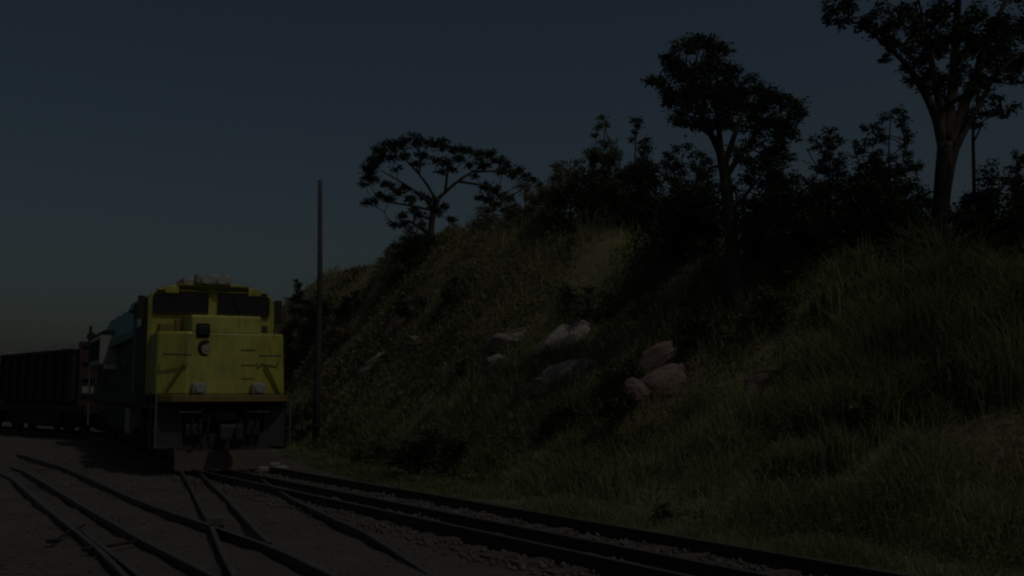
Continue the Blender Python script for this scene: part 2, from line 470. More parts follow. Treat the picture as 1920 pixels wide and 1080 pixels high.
# main line: three rails (two gauges share the far rail), carries the train
ctr = []
for p in np.arange(2.0, 17.5, 0.5): ctr.append(xy(p, 7.0))
ctr = ctr + [tuple(path(s)) for s in np.arange(0.3, 110, 0.6)]
ctr = np.array(ctr)
for _ in range(6): ctr[1:-1] = (ctr[:-2] + 2 * ctr[1:-1] + ctr[2:]) / 4
dd = np.gradient(ctr, axis=0); dd /= np.hypot(dd[:, 0], dd[:, 1])[:, None]
nn = np.stack([dd[:, 1], -dd[:, 0]], 1)        # towards the bank
main = empty('railway_track', (0, 0, 0)); tag(main, 'main railway track with three rails running beside the grass bank under the train', 'railway track', 'tracks of the yard')
for off in (0.8, -0.2, -0.8): rail(ctr + nn * off, main, z=-0.02)
rs = random.Random(3)
slp = None
cum = np.r_[0, np.cumsum(np.hypot(*np.diff(ctr, axis=0).T))]
for i in range(62):
    s = 1.0 + i * 0.62
    x = np.interp(s, cum, ctr[:, 0]); y = np.interp(s, cum, ctr[:, 1])
    j = int(np.searchsorted(cum, s)); a = math.atan2(dd[j][1], dd[j][0])
    if slp is None:
        slp = MB().box((0.22, 2.5, 0.16), (0, 0, 0), bevel=0.02).build('sleeper', M['wood'], main); o = slp
    else:
        o = slp.copy(); COL.objects.link(o); o.parent = main
    o.location = (x + rs.uniform(-.04, .04), y, -0.085 + rs.uniform(-.015, .015)); o.rotation_euler = (0, 0, a + rs.uniform(-.03, .03))

# track along the near side of the yard
side = empty('railway_track', (0, 0, 0)); tag(side, 'siding of three rails half buried in dirt, with switch rods between them', 'railway track', 'tracks of the yard')
R1 = [(-18, 868), (0, 878), (18, 890), (80, 944), (143, 993), (190, 1030), (240, 1080), (300, 1150), (420, 1300)]
R2 = [(0, 858), (30, 873), (60, 889), (100, 913), (160, 949), (225, 985), (270, 1012), (320, 1036), (350, 1051), (400, 1075), (520, 1140), (780, 1280)]
R3 = [(10, 838), (40, 850), (70, 860), (115, 873), (180, 900), (215, 917), (260, 937), (330, 962), (390, 980), (420, 993), (490, 1015), (545, 1035), (600, 1066), (700, 1110), (900, 1210)]
for px_ in (R1, R2, R3): rail(px_line(px_), side, sink0=5.0)
G1 = [(158, 992), (180, 1012), (215, 1036), (262, 1073), (330, 1130)]
G2 = [(232, 978), (262, 996), (292, 1010), (330, 1028)]
rail(px_line(G1), side, 'guard_rail', z=-.075)
for a_, b_ in (((98, 1014), (158, 984)), ((165, 1030), (262, 1014))):
    A = flat(*a_, 0.05); B = flat(*b_, 0.05)
    MB().tube([A, B], 0.016, 8).box((0.10, 0.10, 0.04), tuple(A)).build('switch_rod', M['railsteel'], side)

# diverging connection from the main line to the siding
conn = empty('railway_track', (0, 0, 0)); tag(conn, 'short connecting track that splits off in front of the locomotive and crosses the siding', 'railway track', 'tracks of the yard')
R4 = [(330, 868), (352, 899), (368, 930), (382, 958), (398, 985), (414, 1027), (442, 1080), (490, 1160)]
R5 = [(356, 868), (386, 895), (424, 930), (447, 955), (474, 984), (506, 1016)]
R7 = [(455, 878), (490, 896), (520, 916), (552, 936), (596, 956), (640, 976), (705, 1004), (760, 1032), (850, 1076)]
rail(px_line(R4), conn); rail(px_line(R5), conn); rail(px_line(R7), conn, sink=3.0)
A = flat(398, 985, 0.0)
MB().box((0.5, 0.22, 0.13), (A[0], A[1], 0.075), (0, 0, R(112)), 0.02).box((0.35, 0.3, 0.03), (A[0], A[1], 0.02), (0, 0, R(112)), 0.005).build('crossing_frog', M['railhead'], conn)
# pale block beside the rail at the foot of the plow
A = flat(507, 885, 0.0)
cb = empty('concrete_block', (A[0], A[1], 0.0), R(20)); tag(cb, 'pale concrete slab lying beside the rail by the locomotive plow', 'concrete block')
MB().box((0.70, 0.34, 0.12), (0, 0, 0.07), bevel=0.03).build('slab', M['concrete'], cb)
MB().box((0.26, 0.22, 0.07), (0.05, 0.02, 0.165), (0, 0, 0.4), bevel=0.02).build('cap', M['concrete'], cb)

# ------------------------------------------------------------------ rolling stock
RAILZ = 0.135
_wheel_me = {}
def bogie(root, y, wheels=3, base=1.65, wr=0.5, side=1.0):
    f = MB()
    half = base * (wheels - 1) / 2
    for sx in (-1, 1):
        f.prism([(y - half - .55, .62), (y - half - .3, .45), (y - half * .5, .40), (y + half * .5, .40), (y + half + .3, .45), (y + half + .55, .62), (y + half + .55, .80), (y + half, .95), (y - half, .95), (y - half - .55, .80)], sx * (side + .05) - .07, sx * (side + .05) + .07, 'YZ')
        for k in range(wheels):
            yy = y - half + k * base
            f.box((.16, .34, .36), (sx * (side + .16), yy, .52), bevel=.03)
            f.cyl(.12, .10, (sx * (side + .27), yy, .5), 'X', 14)
        for k in range(wheels - 1):
            yy = y - half + (k + .5) * base
            for d in (-.12, .12): f.cyl(.085, .32, (sx * (side + .13), yy + d, .66), 'Z', 12)
    f.box((2.0, .5, .35), (0, y, .8))
    bo = f.build('bogie', M['black'], root)
    for k in range(wheels):
        yy = y - half + k * base
        w = MB()
        for sx in (-1, 1):
            w.cyl(wr, .11, (sx * .80, yy, wr), 'X', 32); w.cyl(wr + .03, .03, (sx * .735, yy, wr), 'X', 32)
        w.cyl(.09, 1.7, (0, yy, wr), 'X', 12)
        w.build('wheelset', M['black'], bo)
    return bo

def coupler(root, y, sgn=-1, z=.82):
    c = MB()
    c.box((.22, .7, .22), (0, y + sgn * .25, z), bevel=.03)
    c.box((.40, .22, .34), (-.02, y + sgn * .68, z), bevel=.06)
    c.box((.14, .30, .32), (.17, y + sgn * .83, z), (0, 0, sgn * .3), bevel=.05)
    c.box((.12, .18, .30), (-.17, y + sgn * .80, z), bevel=.04)
    c.cyl(.045, .42, (.17, y + sgn * .78, z), 'Z', 10)
    return c.build('coupler', M['soot'], root)

def stairs(root, y, sx, mat, edge):
    s = MB()
    s.box((.05, .62, 1.0), (sx * .98, y + .30, .93))
    s.build('step_well', M['black'], root)
    for k in range(3):
        MB().box((.42, .30, .035), (sx * 1.22, y + .02 + .13 * k, .42 + .36 * k), bevel=.008).build('step', M['soot'], root)

def handrail(root, pts, mat, r=.018):
    MB().tube(pts, r, 8).build('handrail', mat, root)

# ---- lead locomotive --------------------------------------------------------
def lead_locomotive():
    th = R(26.0)
    root = empty('locomotive', (FRONT[0], FRONT[1], RAILZ), th)
    tag(root, 'yellow nosed diesel locomotive with green hood at the head of the train', 'locomotive')
    Lh = 17.0
    # frame and deck
    MB().box((2.5, Lh - .9, .28), (0, Lh / 2 + .2, 1.34)).box((2.86, Lh - 1.2, .05), (0, Lh / 2 + .3, 1.49)).build('frame', M['darkgrey'], root)
    for sx in (-1, 1):
        MB().box((.06, Lh - 1.4, .20), (sx * 1.44, Lh / 2 + .3, 1.40)).build('side_sill', M['black'], root)
    # nose
    outer = [(-1.37, .34), (-.80, 0.0), (.80, 0.0), (1.37, .34), (1.37, 1.7), (-1.37, 1.7)]
    outer_t = [(-1.35, .46), (-.78, .14), (.78, .14), (1.35, .46), (1.35, 1.7), (-1.35, 1.7)]
    nose = MB().prism(outer, 1.50, 2.85, 'XY', outer_t).build('nose', M['yellow'], root, bevel=.05)
    MB().prism([(.132, 2.80), (.175, 3.16), (.22, 3.215), (1.7, 3.23), (1.7, 2.80)], -.70, .79, 'YZ').build('nose_top', M['yellow'], root, bevel=.04)
    # nose door outline, window, emblem
    d = MB()
    for (w, h, x, z) in ((.025, 1.72, -.62, 2.28), (.025, 1.72, .08, 2.28), (.70, .025, -.27, 1.60)):
        d.box((w, .03, h), (x, .06 + (z - 1.5) * .10, z), (R(-5.9), 0, 0))
    d.build('nose_door', M['olive'], nose)
    MB().box((.24, .05, .25), (-.46, .125, 2.87), (R(-5.9), 0, 0), bevel=.04).build('nose_window', M['glass'], nose)
    MB().box((.29, .03, .30), (-.46, .146, 2.87), (R(-5.9), 0, 0), bevel=.04).build('window_gasket', M['black'], nose)
    e = MB()
    ang = [R(a) for a in range(55, 306, 12)]
    e.tube([(-.40 + .125 * math.cos(t), .095, 2.50 + .15 * math.sin(t)) for t in ang], [.018 + .026 * math.sin(math.pi * i / (len(ang) - 1)) for i in range(len(ang))], 8)
    e.build('emblem', M['black'], nose)
    MB().cyl(.075, .03, (-.365, .095, 2.50), 'Y', 20).build('emblem_disc', M['grey'], nose)
    # climbing recesses beside the emblem
    for z, h in ((2.78, .03), (2.50, .26), (2.17, .26), (1.88, .26)):
        q = MB()
        yy = .03 + (z - 1.5) * .10
        if h < .1:
            q.box((.36, .05, .035), (.50, yy, z), (R(-5.9), 0, 0))
        else:
            for dz in (-h / 2, h / 2): q.box((.36, .035, .022), (.50, yy + dz * .1, z + dz), (R(-5.9), 0, 0))
            for dx in (-.18, .18): q.box((.022, .035, h), (.50 + dx, yy, z), (R(-5.9), 0, 0))
            q.box((.30, .05, .03), (.50, yy - .02, z - .02), (R(-5.9), 0, 0))
        q.build('climbing_step', M['olive'], nose)
    # corner grab rails and their diagonal braces
    for sx in (-1, 1):
        handrail(root, [(sx * .72, -.02, 2.34), (sx * .74, -.09, 2.34), (sx * 1.22, .13, 2.36), (sx * 1.24, .22, 2.36)], M['darkgrey'], .02)
        MB().tube([(sx * .86, .02, 2.16), (sx * 1.22, .20, 1.53)], .03, 8).build('corner_brace', M['olive'], root)
        # ditch lights on the deck
        q = MB().box((.30, .20, .24), (sx * .62 + .07, -.10, 1.64), bevel=.05).build('ditch_light', M['grey'], root)
        MB().cyl(.085, .05, (sx * .62 + .07, -.21, 1.645), 'Y', 20).build('lens', M['lens'], q)
    # cab
    prof = [(-1.43, 1.5), (1.43, 1.5), (1.43, 3.60), (1.36, 3.76), (1.08, 3.92), (.55, 4.04), (0, 4.07), (-.55, 4.04), (-1.08, 3.92), (-1.36, 3.76), (-1.43, 3.60)]
    prof_f = [(a * .985, min(z, 4.03)) for a, z in prof]
    cab = MB().prism(prof_f, 1.62, 3.9, 'XZ', prof).build('cab', M['yellow'], root, bevel=.03)
    MB().box((2.50, .08, .04), (0, 1.58, 3.84), (R(12), 0, 0), bevel=.02).box((1.6, .12, .05), (0, 1.56, 3.97), (R(12), 0, 0), bevel=.02).build('sun_visor', M['olive'], cab)
    for x0, x1 in ((-1.28, -.125), (.125, 1.26)):
        sg = 1 if x0 > 0 else -1
        a_, b_ = (x0, x1)
        inner, outerx = (b_, a_) if sg < 0 else (a_, b_)
        poly = [(outerx, 3.33), (inner, 3.33), (inner, 3.86), (inner + sg * .62, 3.86), (inner + sg * .72, 3.77), (outerx, 3.74)]
        w = MB().prism([(x, z) for x, z in poly], 1.575, 1.64, 'XZ').build('windscreen', M['glass'], cab)
        fr = MB()
        for i in range(len(poly)):
            p0, p1 = poly[i], poly[(i + 1) % len(poly)]
            fr.tube([(p0[0], 1.572, p0[1]), (p1[0], 1.572, p1[1])], .022, 6)
        fr.build('gasket', M['black'], w)
        MB().tube([(sg * .62, 1.55, 3.32), (sg * .40, 1.545, 3.72)], .012, 5).build('wiper', M['black'], w)
    # brown boxes put the shade of the pockets beside the raised nose into colour
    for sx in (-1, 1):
        MB().box((.34, .30, .22), (sx * 1.02, 1.45, 2.97), bevel=.03).box((.10, .26, .30), (sx * .80, 1.40, 3.02), bevel=.02).build('shade_gap_box', M['band'] if sx < 0 else M['rust'], root)
    for sx in (-1, 1):
        MB().box((.05, .78, .50), (sx * 1.445, 2.55, 3.30), bevel=.01).build('cab_window', M['glass'], cab)
        MB().box((.16, .05, .52), (sx * 1.53, 1.75, 3.45), bevel=.01).tube([(sx * 1.42, 1.80, 3.6), (sx * 1.55, 1.76, 3.6)], .012, 6).build('mirror', M['black'], root)
        MB().box((.04, 2.2, 2.15), (sx * 1.425, 2.78, 2.60), bevel=.01).build('cab_shade_panel', M['black'], cab)  # black panel paints the cab side's shade over the yellow
        MB().box((.05, .62, 1.75), (sx * 1.442, 3.42, 2.42), bevel=.01).build('cab_door', M['darkgrey'], cab)
    # headlight cluster and roof kit
    hl = MB().box((.80, .34, .24), (-.02, 1.60, 4.11), bevel=.06).build('headlight_housing', M['grey'], root)
    for x in (-.19, .15): MB().cyl(.11, .05, (x, 1.42, 4.11), 'Y', 24).build('headlight', M['lens'], hl)
    for sx in (-1, 1): MB().box((.30, .10, .17), (sx * .92, 1.565, 3.85), bevel=.02).build('number_board', M['yellow'], root)
    MB().box((1.10, 1.1, .16), (-.05, 2.6, 4.11), bevel=.05).build('roof_air_conditioner', M['grey'], root)
    MB().cyl(.05, .5, (.3, 3.3, 4.2), 'Y', 12, .09).cyl(.05, .4, (.45, 3.3, 4.18), 'Y', 12, .08).build('horn', M['steel'], root)
    # long hood
    hood = MB().prism([(-.93, 1.5), (.93, 1.5), (.93, 3.0), (-.93, 3.0)], 3.9, Lh - .5, 'XZ').build('hood', M['hoodshade'], root, bevel=.03)
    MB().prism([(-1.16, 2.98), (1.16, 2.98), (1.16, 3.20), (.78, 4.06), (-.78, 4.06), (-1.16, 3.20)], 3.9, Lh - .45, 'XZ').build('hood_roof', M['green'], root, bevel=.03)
    rp = [(-1.46, 2.46), (-1.36, 2.38), (1.36, 2.38), (1.46, 2.46), (1.46, 3.30), (1.30, 3.44), (-1.30, 3.44), (-1.46, 3.30)]
    rad = MB().prism(rp, 12.4, 16.2, 'XZ').build('radiator', M['grey'], root, bevel=.03)
    MB().box((2.7, 3.9, .10), (0, 14.3, 3.47), bevel=.02).build('radiator_roof', M['black'], rad)
    for sx in (-1, 1): MB().box((.46, .06, .13), (sx * 1.08, 12.37, 2.36), bevel=.015).build('white_plate', M['white'], rad)  # white plate under the radiator's front edge
    for sx in (-1, 1):
        for k in range(2):
            gq_ = MB().box((.04, 1.7, .62), (sx * 1.465, 13.4 + 1.8 * k, 2.92))
            for j in range(9): gq_.box((.03, 1.7, .02), (sx * 1.495, 13.4 + 1.8 * k, 2.66 + .065 * j))
            gq_.build('radiator_grille', M['black'], rad)
        for k in range(9):
            MB().box((.03, .66, 1.5), (sx * .935, 4.5 + .72 * k, 2.24), bevel=.006).box((.03, .03, .16), (sx * .96, 4.25 + .72 * k, 2.3)).build('hood_door', M['hoodshade'], hood)
        MB().box((.25, 1.8, .7), (sx * .98, 5.2, 3.62), (0, sx * 1.15, 0), bevel=.04).build('dynamic_brake_vent', M['green'], root)
    for yy in (13.4, 15.2): MB().cyl(.72, .10, (0, yy, 4.08), 'Z', 28).build('roof_fan', M['darkgrey'], rad)
    MB().box((.5, .9, .28), (0, 9.5, 4.06), bevel=.04).build('exhaust_stack', M['black'], root)
    # handrails along the walkway
    for sx in (-1, 1):
        h = MB()
        for k in range(9):
            yy = 3.9 + 1.5 * k
            h.tube([(sx * 1.41, yy, 1.5), (sx * 1.41, yy, 2.45)], .018, 6)
        h.tube([(sx * 1.41, 3.9, 2.45), (sx * 1.41, 15.9, 2.45)], .018, 6)
        h.build('handrail', M['darkgrey'], root)
    for sx in (-1, 1):
        handrail(root, [(sx * 1.40, 16.3, .45), (sx * 1.40, 16.3, 2.55), (sx * 1.0, 16.3, 2.55)], M['white'], .04)
        MB().box((.42, .5, .85), (sx * 1.0, 16.5, 1.95), bevel=.03).build('sand_box', M['grey'], root)
    # front end below the deck
    MB().prism([(-1.12, -.30), (1.10, -.30), (1.36, -.02), (1.36, .30), (-1.36, .30), (-1.36, -.02)], 1.36, 1.505, 'XY').build('anticlimber', M['band'], root, bevel=.015)
    pl = MB()
    pl.box((.52, .07, 1.02), (-1.10, .10, .86), bevel=.01).box((.50, .07, 1.02), (1.10, .10, .86), bevel=.01)
    pl.box((1.72, .07, .34), (0, .10, .52), bevel=.01)
    pl.build('pilot_plate', M['soot'], root)
    MB().box((1.74, .30, .70), (0, .60, 1.00)).build('draft_box', M['black'], root)
    for x, z, w, h in ((-.62, .78, .34, .26), (.60, .80, .30, .30), (-.36, 1.02, .22, .16), (.30, .66, .22, .16), (.05, 1.06, .44, .20)):
        MB().box((w, .16, h), (x, .02, z), bevel=.03).build('buffer_bracket', M['soot'], root)
    coupler(root, .05, -1, .74)
    for sx in (-1, 1):
        for k in range(3):
            x = sx * (.34 + .16 * k)
            MB().tube([(x, .02, 1.02), (x, -.16, .98), (x + sx * .03, -.24, .80), (x + sx * .02, -.20, .52), (x - sx * .05, -.12, .42)], .026, 8).build('air_hose', M['black'], root)
        MB().tube([(sx * .45, .0, 1.20), (sx * .50, -.14, 1.15), (sx * .9, -.14, 1.15), (sx * .95, .0, 1.2)], .018, 6).build('uncoupling_lever', M['grey'], root)
        stairs(root, .10, sx, M['black'], M['grey'])
        handrail(root, [(sx * 1.395, -.06, .42), (sx * 1.395, -.08, 1.52), (sx * 1.39, .22, 1.56)], M['midgrey'], .022)
        handrail(root, [(sx * 1.40, .72, .42), (sx * 1.40, .72, 1.5)], M['midgrey'], .018)
    v = MB()
    lo = [(-1.0, -.14), (0.0, -.46), (1.0, -.14)]
    hi = [(-1.0, .0), (0.0, -.30), (1.0, .0)]
    for k in range(2):
        a, b2 = lo[k], lo[k + 1]; c2, d2 = hi[k], hi[k + 1]
        vs = [v.bm.verts.new(t) for t in ((a[0], a[1], -.05), (b2[0], b2[1], -.05), (d2[0], d2[1], .36), (c2[0], c2[1], .36), (a[0], a[1] + .05, -.05), (b2[0], b2[1] + .05, -.05), (d2[0], d2[1] + .05, .36), (c2[0], c2[1] + .05, .36))]
        for f in ((0, 1, 2, 3), (7, 6, 5, 4), (0, 4, 5, 1), (1, 5, 6, 2), (2, 6, 7, 3), (3, 7, 4, 0)): v.bm.faces.new([vs[i] for i in f])
    v.build('snowplow', M['plow'], root)
    # running gear
    bogie(root, 3.1); bogie(root, 13.6)
    MB().prism([(-1.32, .62), (-1.05, .30), (1.05, .30), (1.32, .62), (1.32, 1.25), (-1.32, 1.25)], 5.9, 10.8, 'XZ').build('fuel_tank', M['black'], root, bevel=.04)
    for sx in (-1, 1):
        MB().box((.30, .9, .62), (sx * 1.22, 5.25, .86), bevel=.03).build('battery_box', M['grey'], root)
        MB().cyl(.16, 1.6, (sx * 1.15, 11.3, 1.1), 'Y', 18).build('air_reservoir', M['black'], root)
    return root
lead_locomotive()

def chord(s, Lv):
    a, b2 = path(s), path(s + Lv)
    th = math.atan2(-(b2[0] - a[0]), b2[1] - a[1])
    return a, th

# ---- wagons -----------------------------------------------------------------
def wagon(s0, Lv, top, label, bulkhead=False):
    a, th = chord(s0, Lv)
    root = empty('freight_wagon', (a[0], a[1], RAILZ), th)
    tag(root, label, 'freight wagon', 'wagons behind the locomotives')
    y0, y1 = .5, Lv - .5
    zb = 1.05
    body = MB()
    body.prism([(-1.40, zb + .25), (-1.15, zb), (1.15, zb), (1.40, zb + .25), (1.40, top), (1.28, top), (1.28, zb + .30), (-1.28, zb + .30), (-1.28, top), (-1.40, top)], y0, y1, 'XZ')
    body.box((2.56, .10, top - zb - .28), (0, y0 + .06, (top + zb) / 2 + .14)).box((2.56, .10, top - zb - .28), (0, y1 - .06, (top + zb) / 2 + .14))
    bo = body.build('body', M['wagon'], root)
    for sx in (-1, 1):
        n = int(Lv / 1.05)
        for k in range(n):
            yy = y0 + .12 + (y1 - y0 - .24) * k / (n - 1)
            MB().box((.11, .12, top - zb - .30), (sx * 1.455, yy, (top + zb) / 2 + .12), bevel=.015).build('side_rib', M['wagon'], bo)
        MB().box((.14, y1 - y0, .12), (sx * 1.46, Lv / 2, top - .04), bevel=.02).build('top_rail', M['rust'], bo)
        MB().box((.10, Lv - .4, .24), (sx * 1.30, Lv / 2, .98)).build('side_sill', M['black'], root)
    if bulkhead:
        MB().box((2.7, .16, 2.35), (0, y0 - .12, 2.25), bevel=.04).build('end_bulkhead', M['rust'], root)
        for z in (1.5, 2.1, 2.7, 3.3): MB().box((2.5, .08, .12), (0, y0 - .24, z), bevel=.02).build('end_rib', M['rust'], root)
        MB().tube([(-1.0, y0 - .2, 3.3), (-1.0, y0 - .2, 4.0)], .05, 8).cyl(.16, .05, (-1.0, y0 - .28, 3.6), 'Y', 18).build('brake_wheel', M['black'], root)
        MB().box((.58, .06, .32), (-.95, y0 - .22, 1.62), bevel=.02).build('number_plate', M['grey'], root)
    hp = MB()
    for yy in (Lv / 2 - 1.1, Lv / 2 + 1.1): hp.prism([(-1.25, 1.1), (1.25, 1.1), (.9, .25), (-.9, .25)], yy - 1.0, yy + 1.0, 'XZ')
    hp.build('shade_chute', M['black'], root)  # black chutes added to imitate the shade beneath the wagon
    for sx in (-1, 1): MB().box((.06, Lv - 4.6, .62), (sx * 1.25, Lv / 2, .66)).build('shade_skirt', M['black'], root)  # dark sheets added between the bogies in place of underside shadow
    MB().box((2.3, .3, .3), (0, .45, .95)).box((2.3, .3, .3), (0, Lv - .45, .95)).build('end_sill', M['black'], root)
    coupler(root, .35, -1, .8)
    bogie(root, 2.0, 2, 1.7, .42, .98); bogie(root, Lv - 2.0, 2, 1.7, .42, .98)
    return root, a, th, y0, y1

def heap(root_a, th, y0, y1, top, peak, label, seed):
    n_u, n_v = 34, 16
    rng = np.random.default_rng(seed)
    V, idx = [], {}
    for i in range(n_u + 1):
        for j in range(n_v + 1):
            a = i / n_u; b2 = j / n_v * 2 - 1
            edge = (1 - abs(b2) ** 2.2) * min(1, min(a, 1 - a) * 7) ** .8
            mound = .96 + .04 * math.cos(a * 2 * math.pi * 2.6 + seed)
            z = top - .22 + (peak - top + .22) * edge * mound + rng.uniform(-.07, .07)
            V.append((b2 * 1.27, y0 + .15 + (y1 - y0 - .3) * a, z))
    F = [(i * (n_v + 1) + j, i * (n_v + 1) + j + 1, (i + 1) * (n_v + 1) + j + 1, (i + 1) * (n_v + 1) + j) for i in range(n_u) for j in range(n_v)]
    me = bpy.data.meshes.new('stone_load'); me.from_pydata(V, [], F); me.update()
    o = link('stone_load', me, M['ore']); o.location = (root_a[0], root_a[1], RAILZ); o.rotation_euler = (0, 0, th)
    sm = o.modifiers.new('solid', 'SOLIDIFY'); sm.thickness = .1
    tag(o, label, 'stone load', 'stone heaped in the wagons', None)
    return o

s = 18.6
for k, (Lv, top, lab, hl) in enumerate((
        (10.0, 3.15, 'dark ribbed wagon with red brown end bulkhead coupled behind the locomotive', 'pale stone heaped in the wagon with the red brown bulkhead'),
        (10.0, 2.9, 'dark wagon at the cut off tail of the visible train', 'pale stone heaped in the last visible wagon of the train'))):
    rt, a, th, y0, y1 = wagon(s, Lv, top, lab, k == 0)
    heap(a, th, y0, y1, top, 3.55, hl, 40 + k)
    s += Lv + .5

# ------------------------------------------------------------------ plants
def leaves_mesh(name, centres, radii, n_each, size, seed, squash=0.8, aspect=0.45):
    rng = np.random.default_rng(seed)
    C, T = [], []
    for (c, r, n) in zip(centres, radii, n_each):
        n_sub = max(6, int(16 * min(r, 1.2)))
        d = rng.normal(size=(n_sub, 3)); d /= np.linalg.norm(d, axis=1)[:, None]
        sub = np.asarray(c) + d * (r * rng.uniform(.25, .95, (n_sub, 1))) * np.array((1, 1, squash))
        tint = np.clip(rng.normal(.45, .2, n_sub), 0, 1)
        k = rng.integers(0, n_sub, n)
        C.append(sub[k] + rng.normal(size=(n, 3)) * r * .26 * np.array((1, 1, .75)))
        T.append(np.clip(tint[k] + rng.normal(0, .16, n), 0, 1))
    C = np.concatenate(C); T = np.concatenate(T); n = len(C)
    ax = rng.normal(size=(n, 3)); ax[:, 2] *= .5; ax /= np.linalg.norm(ax, axis=1)[:, None]
    nr = rng.normal(size=(n, 3)); nr[:, 2] += .7
    bx = np.cross(ax, nr); bx /= np.linalg.norm(bx, axis=1)[:, None] + 1e-9
    s = size * rng.uniform(.6, 1.35, (n, 1))
    V = np.stack([C, C + ax * s * .5 + bx * s * aspect * .5, C + ax * s, C + ax * s * .5 - bx * s * aspect * .5], 1).reshape(-1, 3)
    Q = np.arange(n * 4).reshape(-1, 4)
    return np_mesh(name, V, quads=Q, tint=np.repeat(T, 4))

def bent(a, b, rng, amt=.12, n=5):
    a = np.asarray(a, float); b = np.asarray(b, float)
    L_ = np.linalg.norm(b - a)
    pts = []
    off = rng.normal(size=3) * L_ * amt
    for i in range(n + 1):
        t = i / n
        pts.append(a + (b - a) * t + off * math.sin(math.pi * t) + np.array((0, 0, L_ * .06 * math.sin(math.pi * t))))
    return pts

def tree(name, label, cat, base_uv, D, stems, puffs, leaf, mat, seed, bark='bark', depth=1.0, dens=1.0, group=None, twig=3, base=None, leafname='crown', squash=.8):
    """stems: [[(u,v),...], r0, r1] drawn at distance D; puffs: (u, v, radius px); each at its own depth within the crown"""
    rng = np.random.default_rng(seed)
    pxm = D / FPX
    b0 = at(base_uv[0], base_uv[1], D) if base is None else base
    root = empty(name, tuple(b0)); tag(root, label, cat, group)
    mb = MB(); nodes = []
    for (pl, r0, r1) in stems:
        pts = []
        dy = 0.0
        for i, (u, v) in enumerate(pl):
            if i > 1 or pl is not stems[0][0]: dy += rng.normal(0, .05) * depth
            if len(pl) > 1 and pl is not stems[0][0] and i == 0: dy = 0
            pts.append(at(u, v, D + dy))
        # smooth the line
        P_ = np.array(pts); t = np.linspace(0, len(P_) - 1, (len(P_) - 1) * 4 + 1)
        P2 = np.stack([np.interp(t, np.arange(len(P_)), P_[:, k]) for k in range(3)], 1)
        for _ in range(2): P2[1:-1] = (P2[:-2] + 2 * P2[1:-1] + P2[2:]) / 4
        rr = list(np.linspace(r0, r1, len(P2)))
        mb.tube([p - b0 for p in P2], rr, 8)
        for p, r in zip(P2, rr): nodes.append((p, r))
    NP = np.array([n_[0] for n_ in nodes]); NR = np.array([n_[1] for n_ in nodes])
    cs, rs_, ns = [], [], []
    order = sorted(puffs, key=lambda q: -q[1])
    for (u, v, rp) in order:
        c = at(u, v, D + rng.uniform(-1, 1) * depth)
        r = rp * pxm
        dist = np.linalg.norm(NP - c, axis=1) + np.where(NP[:, 2] > c[2] - .1, 1.5 * r + .3, 0)
        k = int(np.argmin(dist))
        r0 = min(NR[k] * .7, .02 + .05 * np.linalg.norm(NP[k] - c) ** .7)
        pts = bent(NP[k], c, rng)
        rr = list(np.linspace(max(r0, .015), .012, len(pts)))
        mb.tube([p - b0 for p in pts], rr, 6)
        NP = np.vstack([NP, np.array(pts[2:])]); NR = np.r_[NR, rr[2:]]
        for _ in range(twig):
            d = rng.normal(size=3); d /= np.linalg.norm(d)
            mb.tube([p - b0 for p in bent(c - d * r * .1, c + d * r * .8 * np.array((1, 1, squash)), rng, .15, 3)], [.012, .01, .008, .005], 4)
        cs.append(c - b0); rs_.append(r)
        ns.append(int(dens * 430 * (r / leaf / 4) ** 2) + 20)
    mb.build('trunk', M[bark], root, smooth=True)
    link(leafname, leaves_mesh(leafname, cs, rs_, ns, leaf, seed + 1, squash), M[mat], root)
    return root

# --- the flat topped tree on the crest
gA = on_ground(775, 455)
D_A = 39.0
zA = gz(at(775, 450, D_A)[0], D_A)
PA = [(690, 335, 16), (685, 318, 16), (698, 300, 18), (715, 286, 20), (735, 276, 20), (758, 268, 20), (782, 264, 20), (806, 266, 19), (828, 272, 18), (850, 280, 16), (870, 282, 15), (892, 288, 17), (915, 292, 17), (935, 302, 16), (952, 310, 14), (970, 320, 14), (985, 331, 13),
      (712, 300, 14), (760, 292, 15), (735, 296, 12), (790, 290, 14), (835, 303, 15), (860, 300, 14), (905, 307, 16), (880, 312, 12), (940, 322, 12), (815, 300, 12), (782, 308, 11), (828, 322, 11),
      (700, 336, 12), (684, 382, 10), (700, 378, 12), (716, 368, 13), (730, 372, 12), (748, 362, 13), (770, 374, 13), (795, 368, 14), (808, 380, 13), (760, 352, 11), (735, 352, 10), (775, 394, 12), (752, 405, 12), (740, 420, 12), (760, 420, 14),
      (905, 352, 15), (925, 360, 17), (940, 368, 12), (915, 375, 14), (930, 385, 12), (900, 372, 10), (955, 372, 11)]
tree('flat_topped_tree', 'wide flat topped tree with open forking branches on the bank crest', 'tree', (806, 440), D_A,
     [([(806, 470), (808, 430), (812, 395), (822, 372)], .13, .10), ([(822, 372), (848, 348), (872, 330), (905, 312)], .07, .03), ([(818, 378), (805, 352), (785, 325), (760, 300)], .065, .03), ([(812, 390), (785, 362), (750, 340), (712, 318)], .055, .02), ([(835, 360), (838, 330), (842, 305)], .06, .03), ([(860, 340), (890, 345), (920, 350)], .06, .03), ([(785, 325), (790, 300), (800, 282)], .05, .02), ([(890, 322), (930, 320), (965, 325)], .05, .02), ([(812, 395), (770, 385), (715, 378)], .06, .02)],
     PA + [(1000, 338, 10), (1010, 345, 8), (820, 395, 14), (845, 410, 12), (790, 405, 14), (835, 385, 10), (725, 345, 10), (745, 318, 9), (850, 318, 10), (700, 318, 12), (680, 345, 9), (965, 330, 12), (890, 330, 9), (920, 395, 11), (945, 392, 10)], .13, 'leaf_dark', 101, depth=1.6, dens=1.35, twig=2, squash=.6)

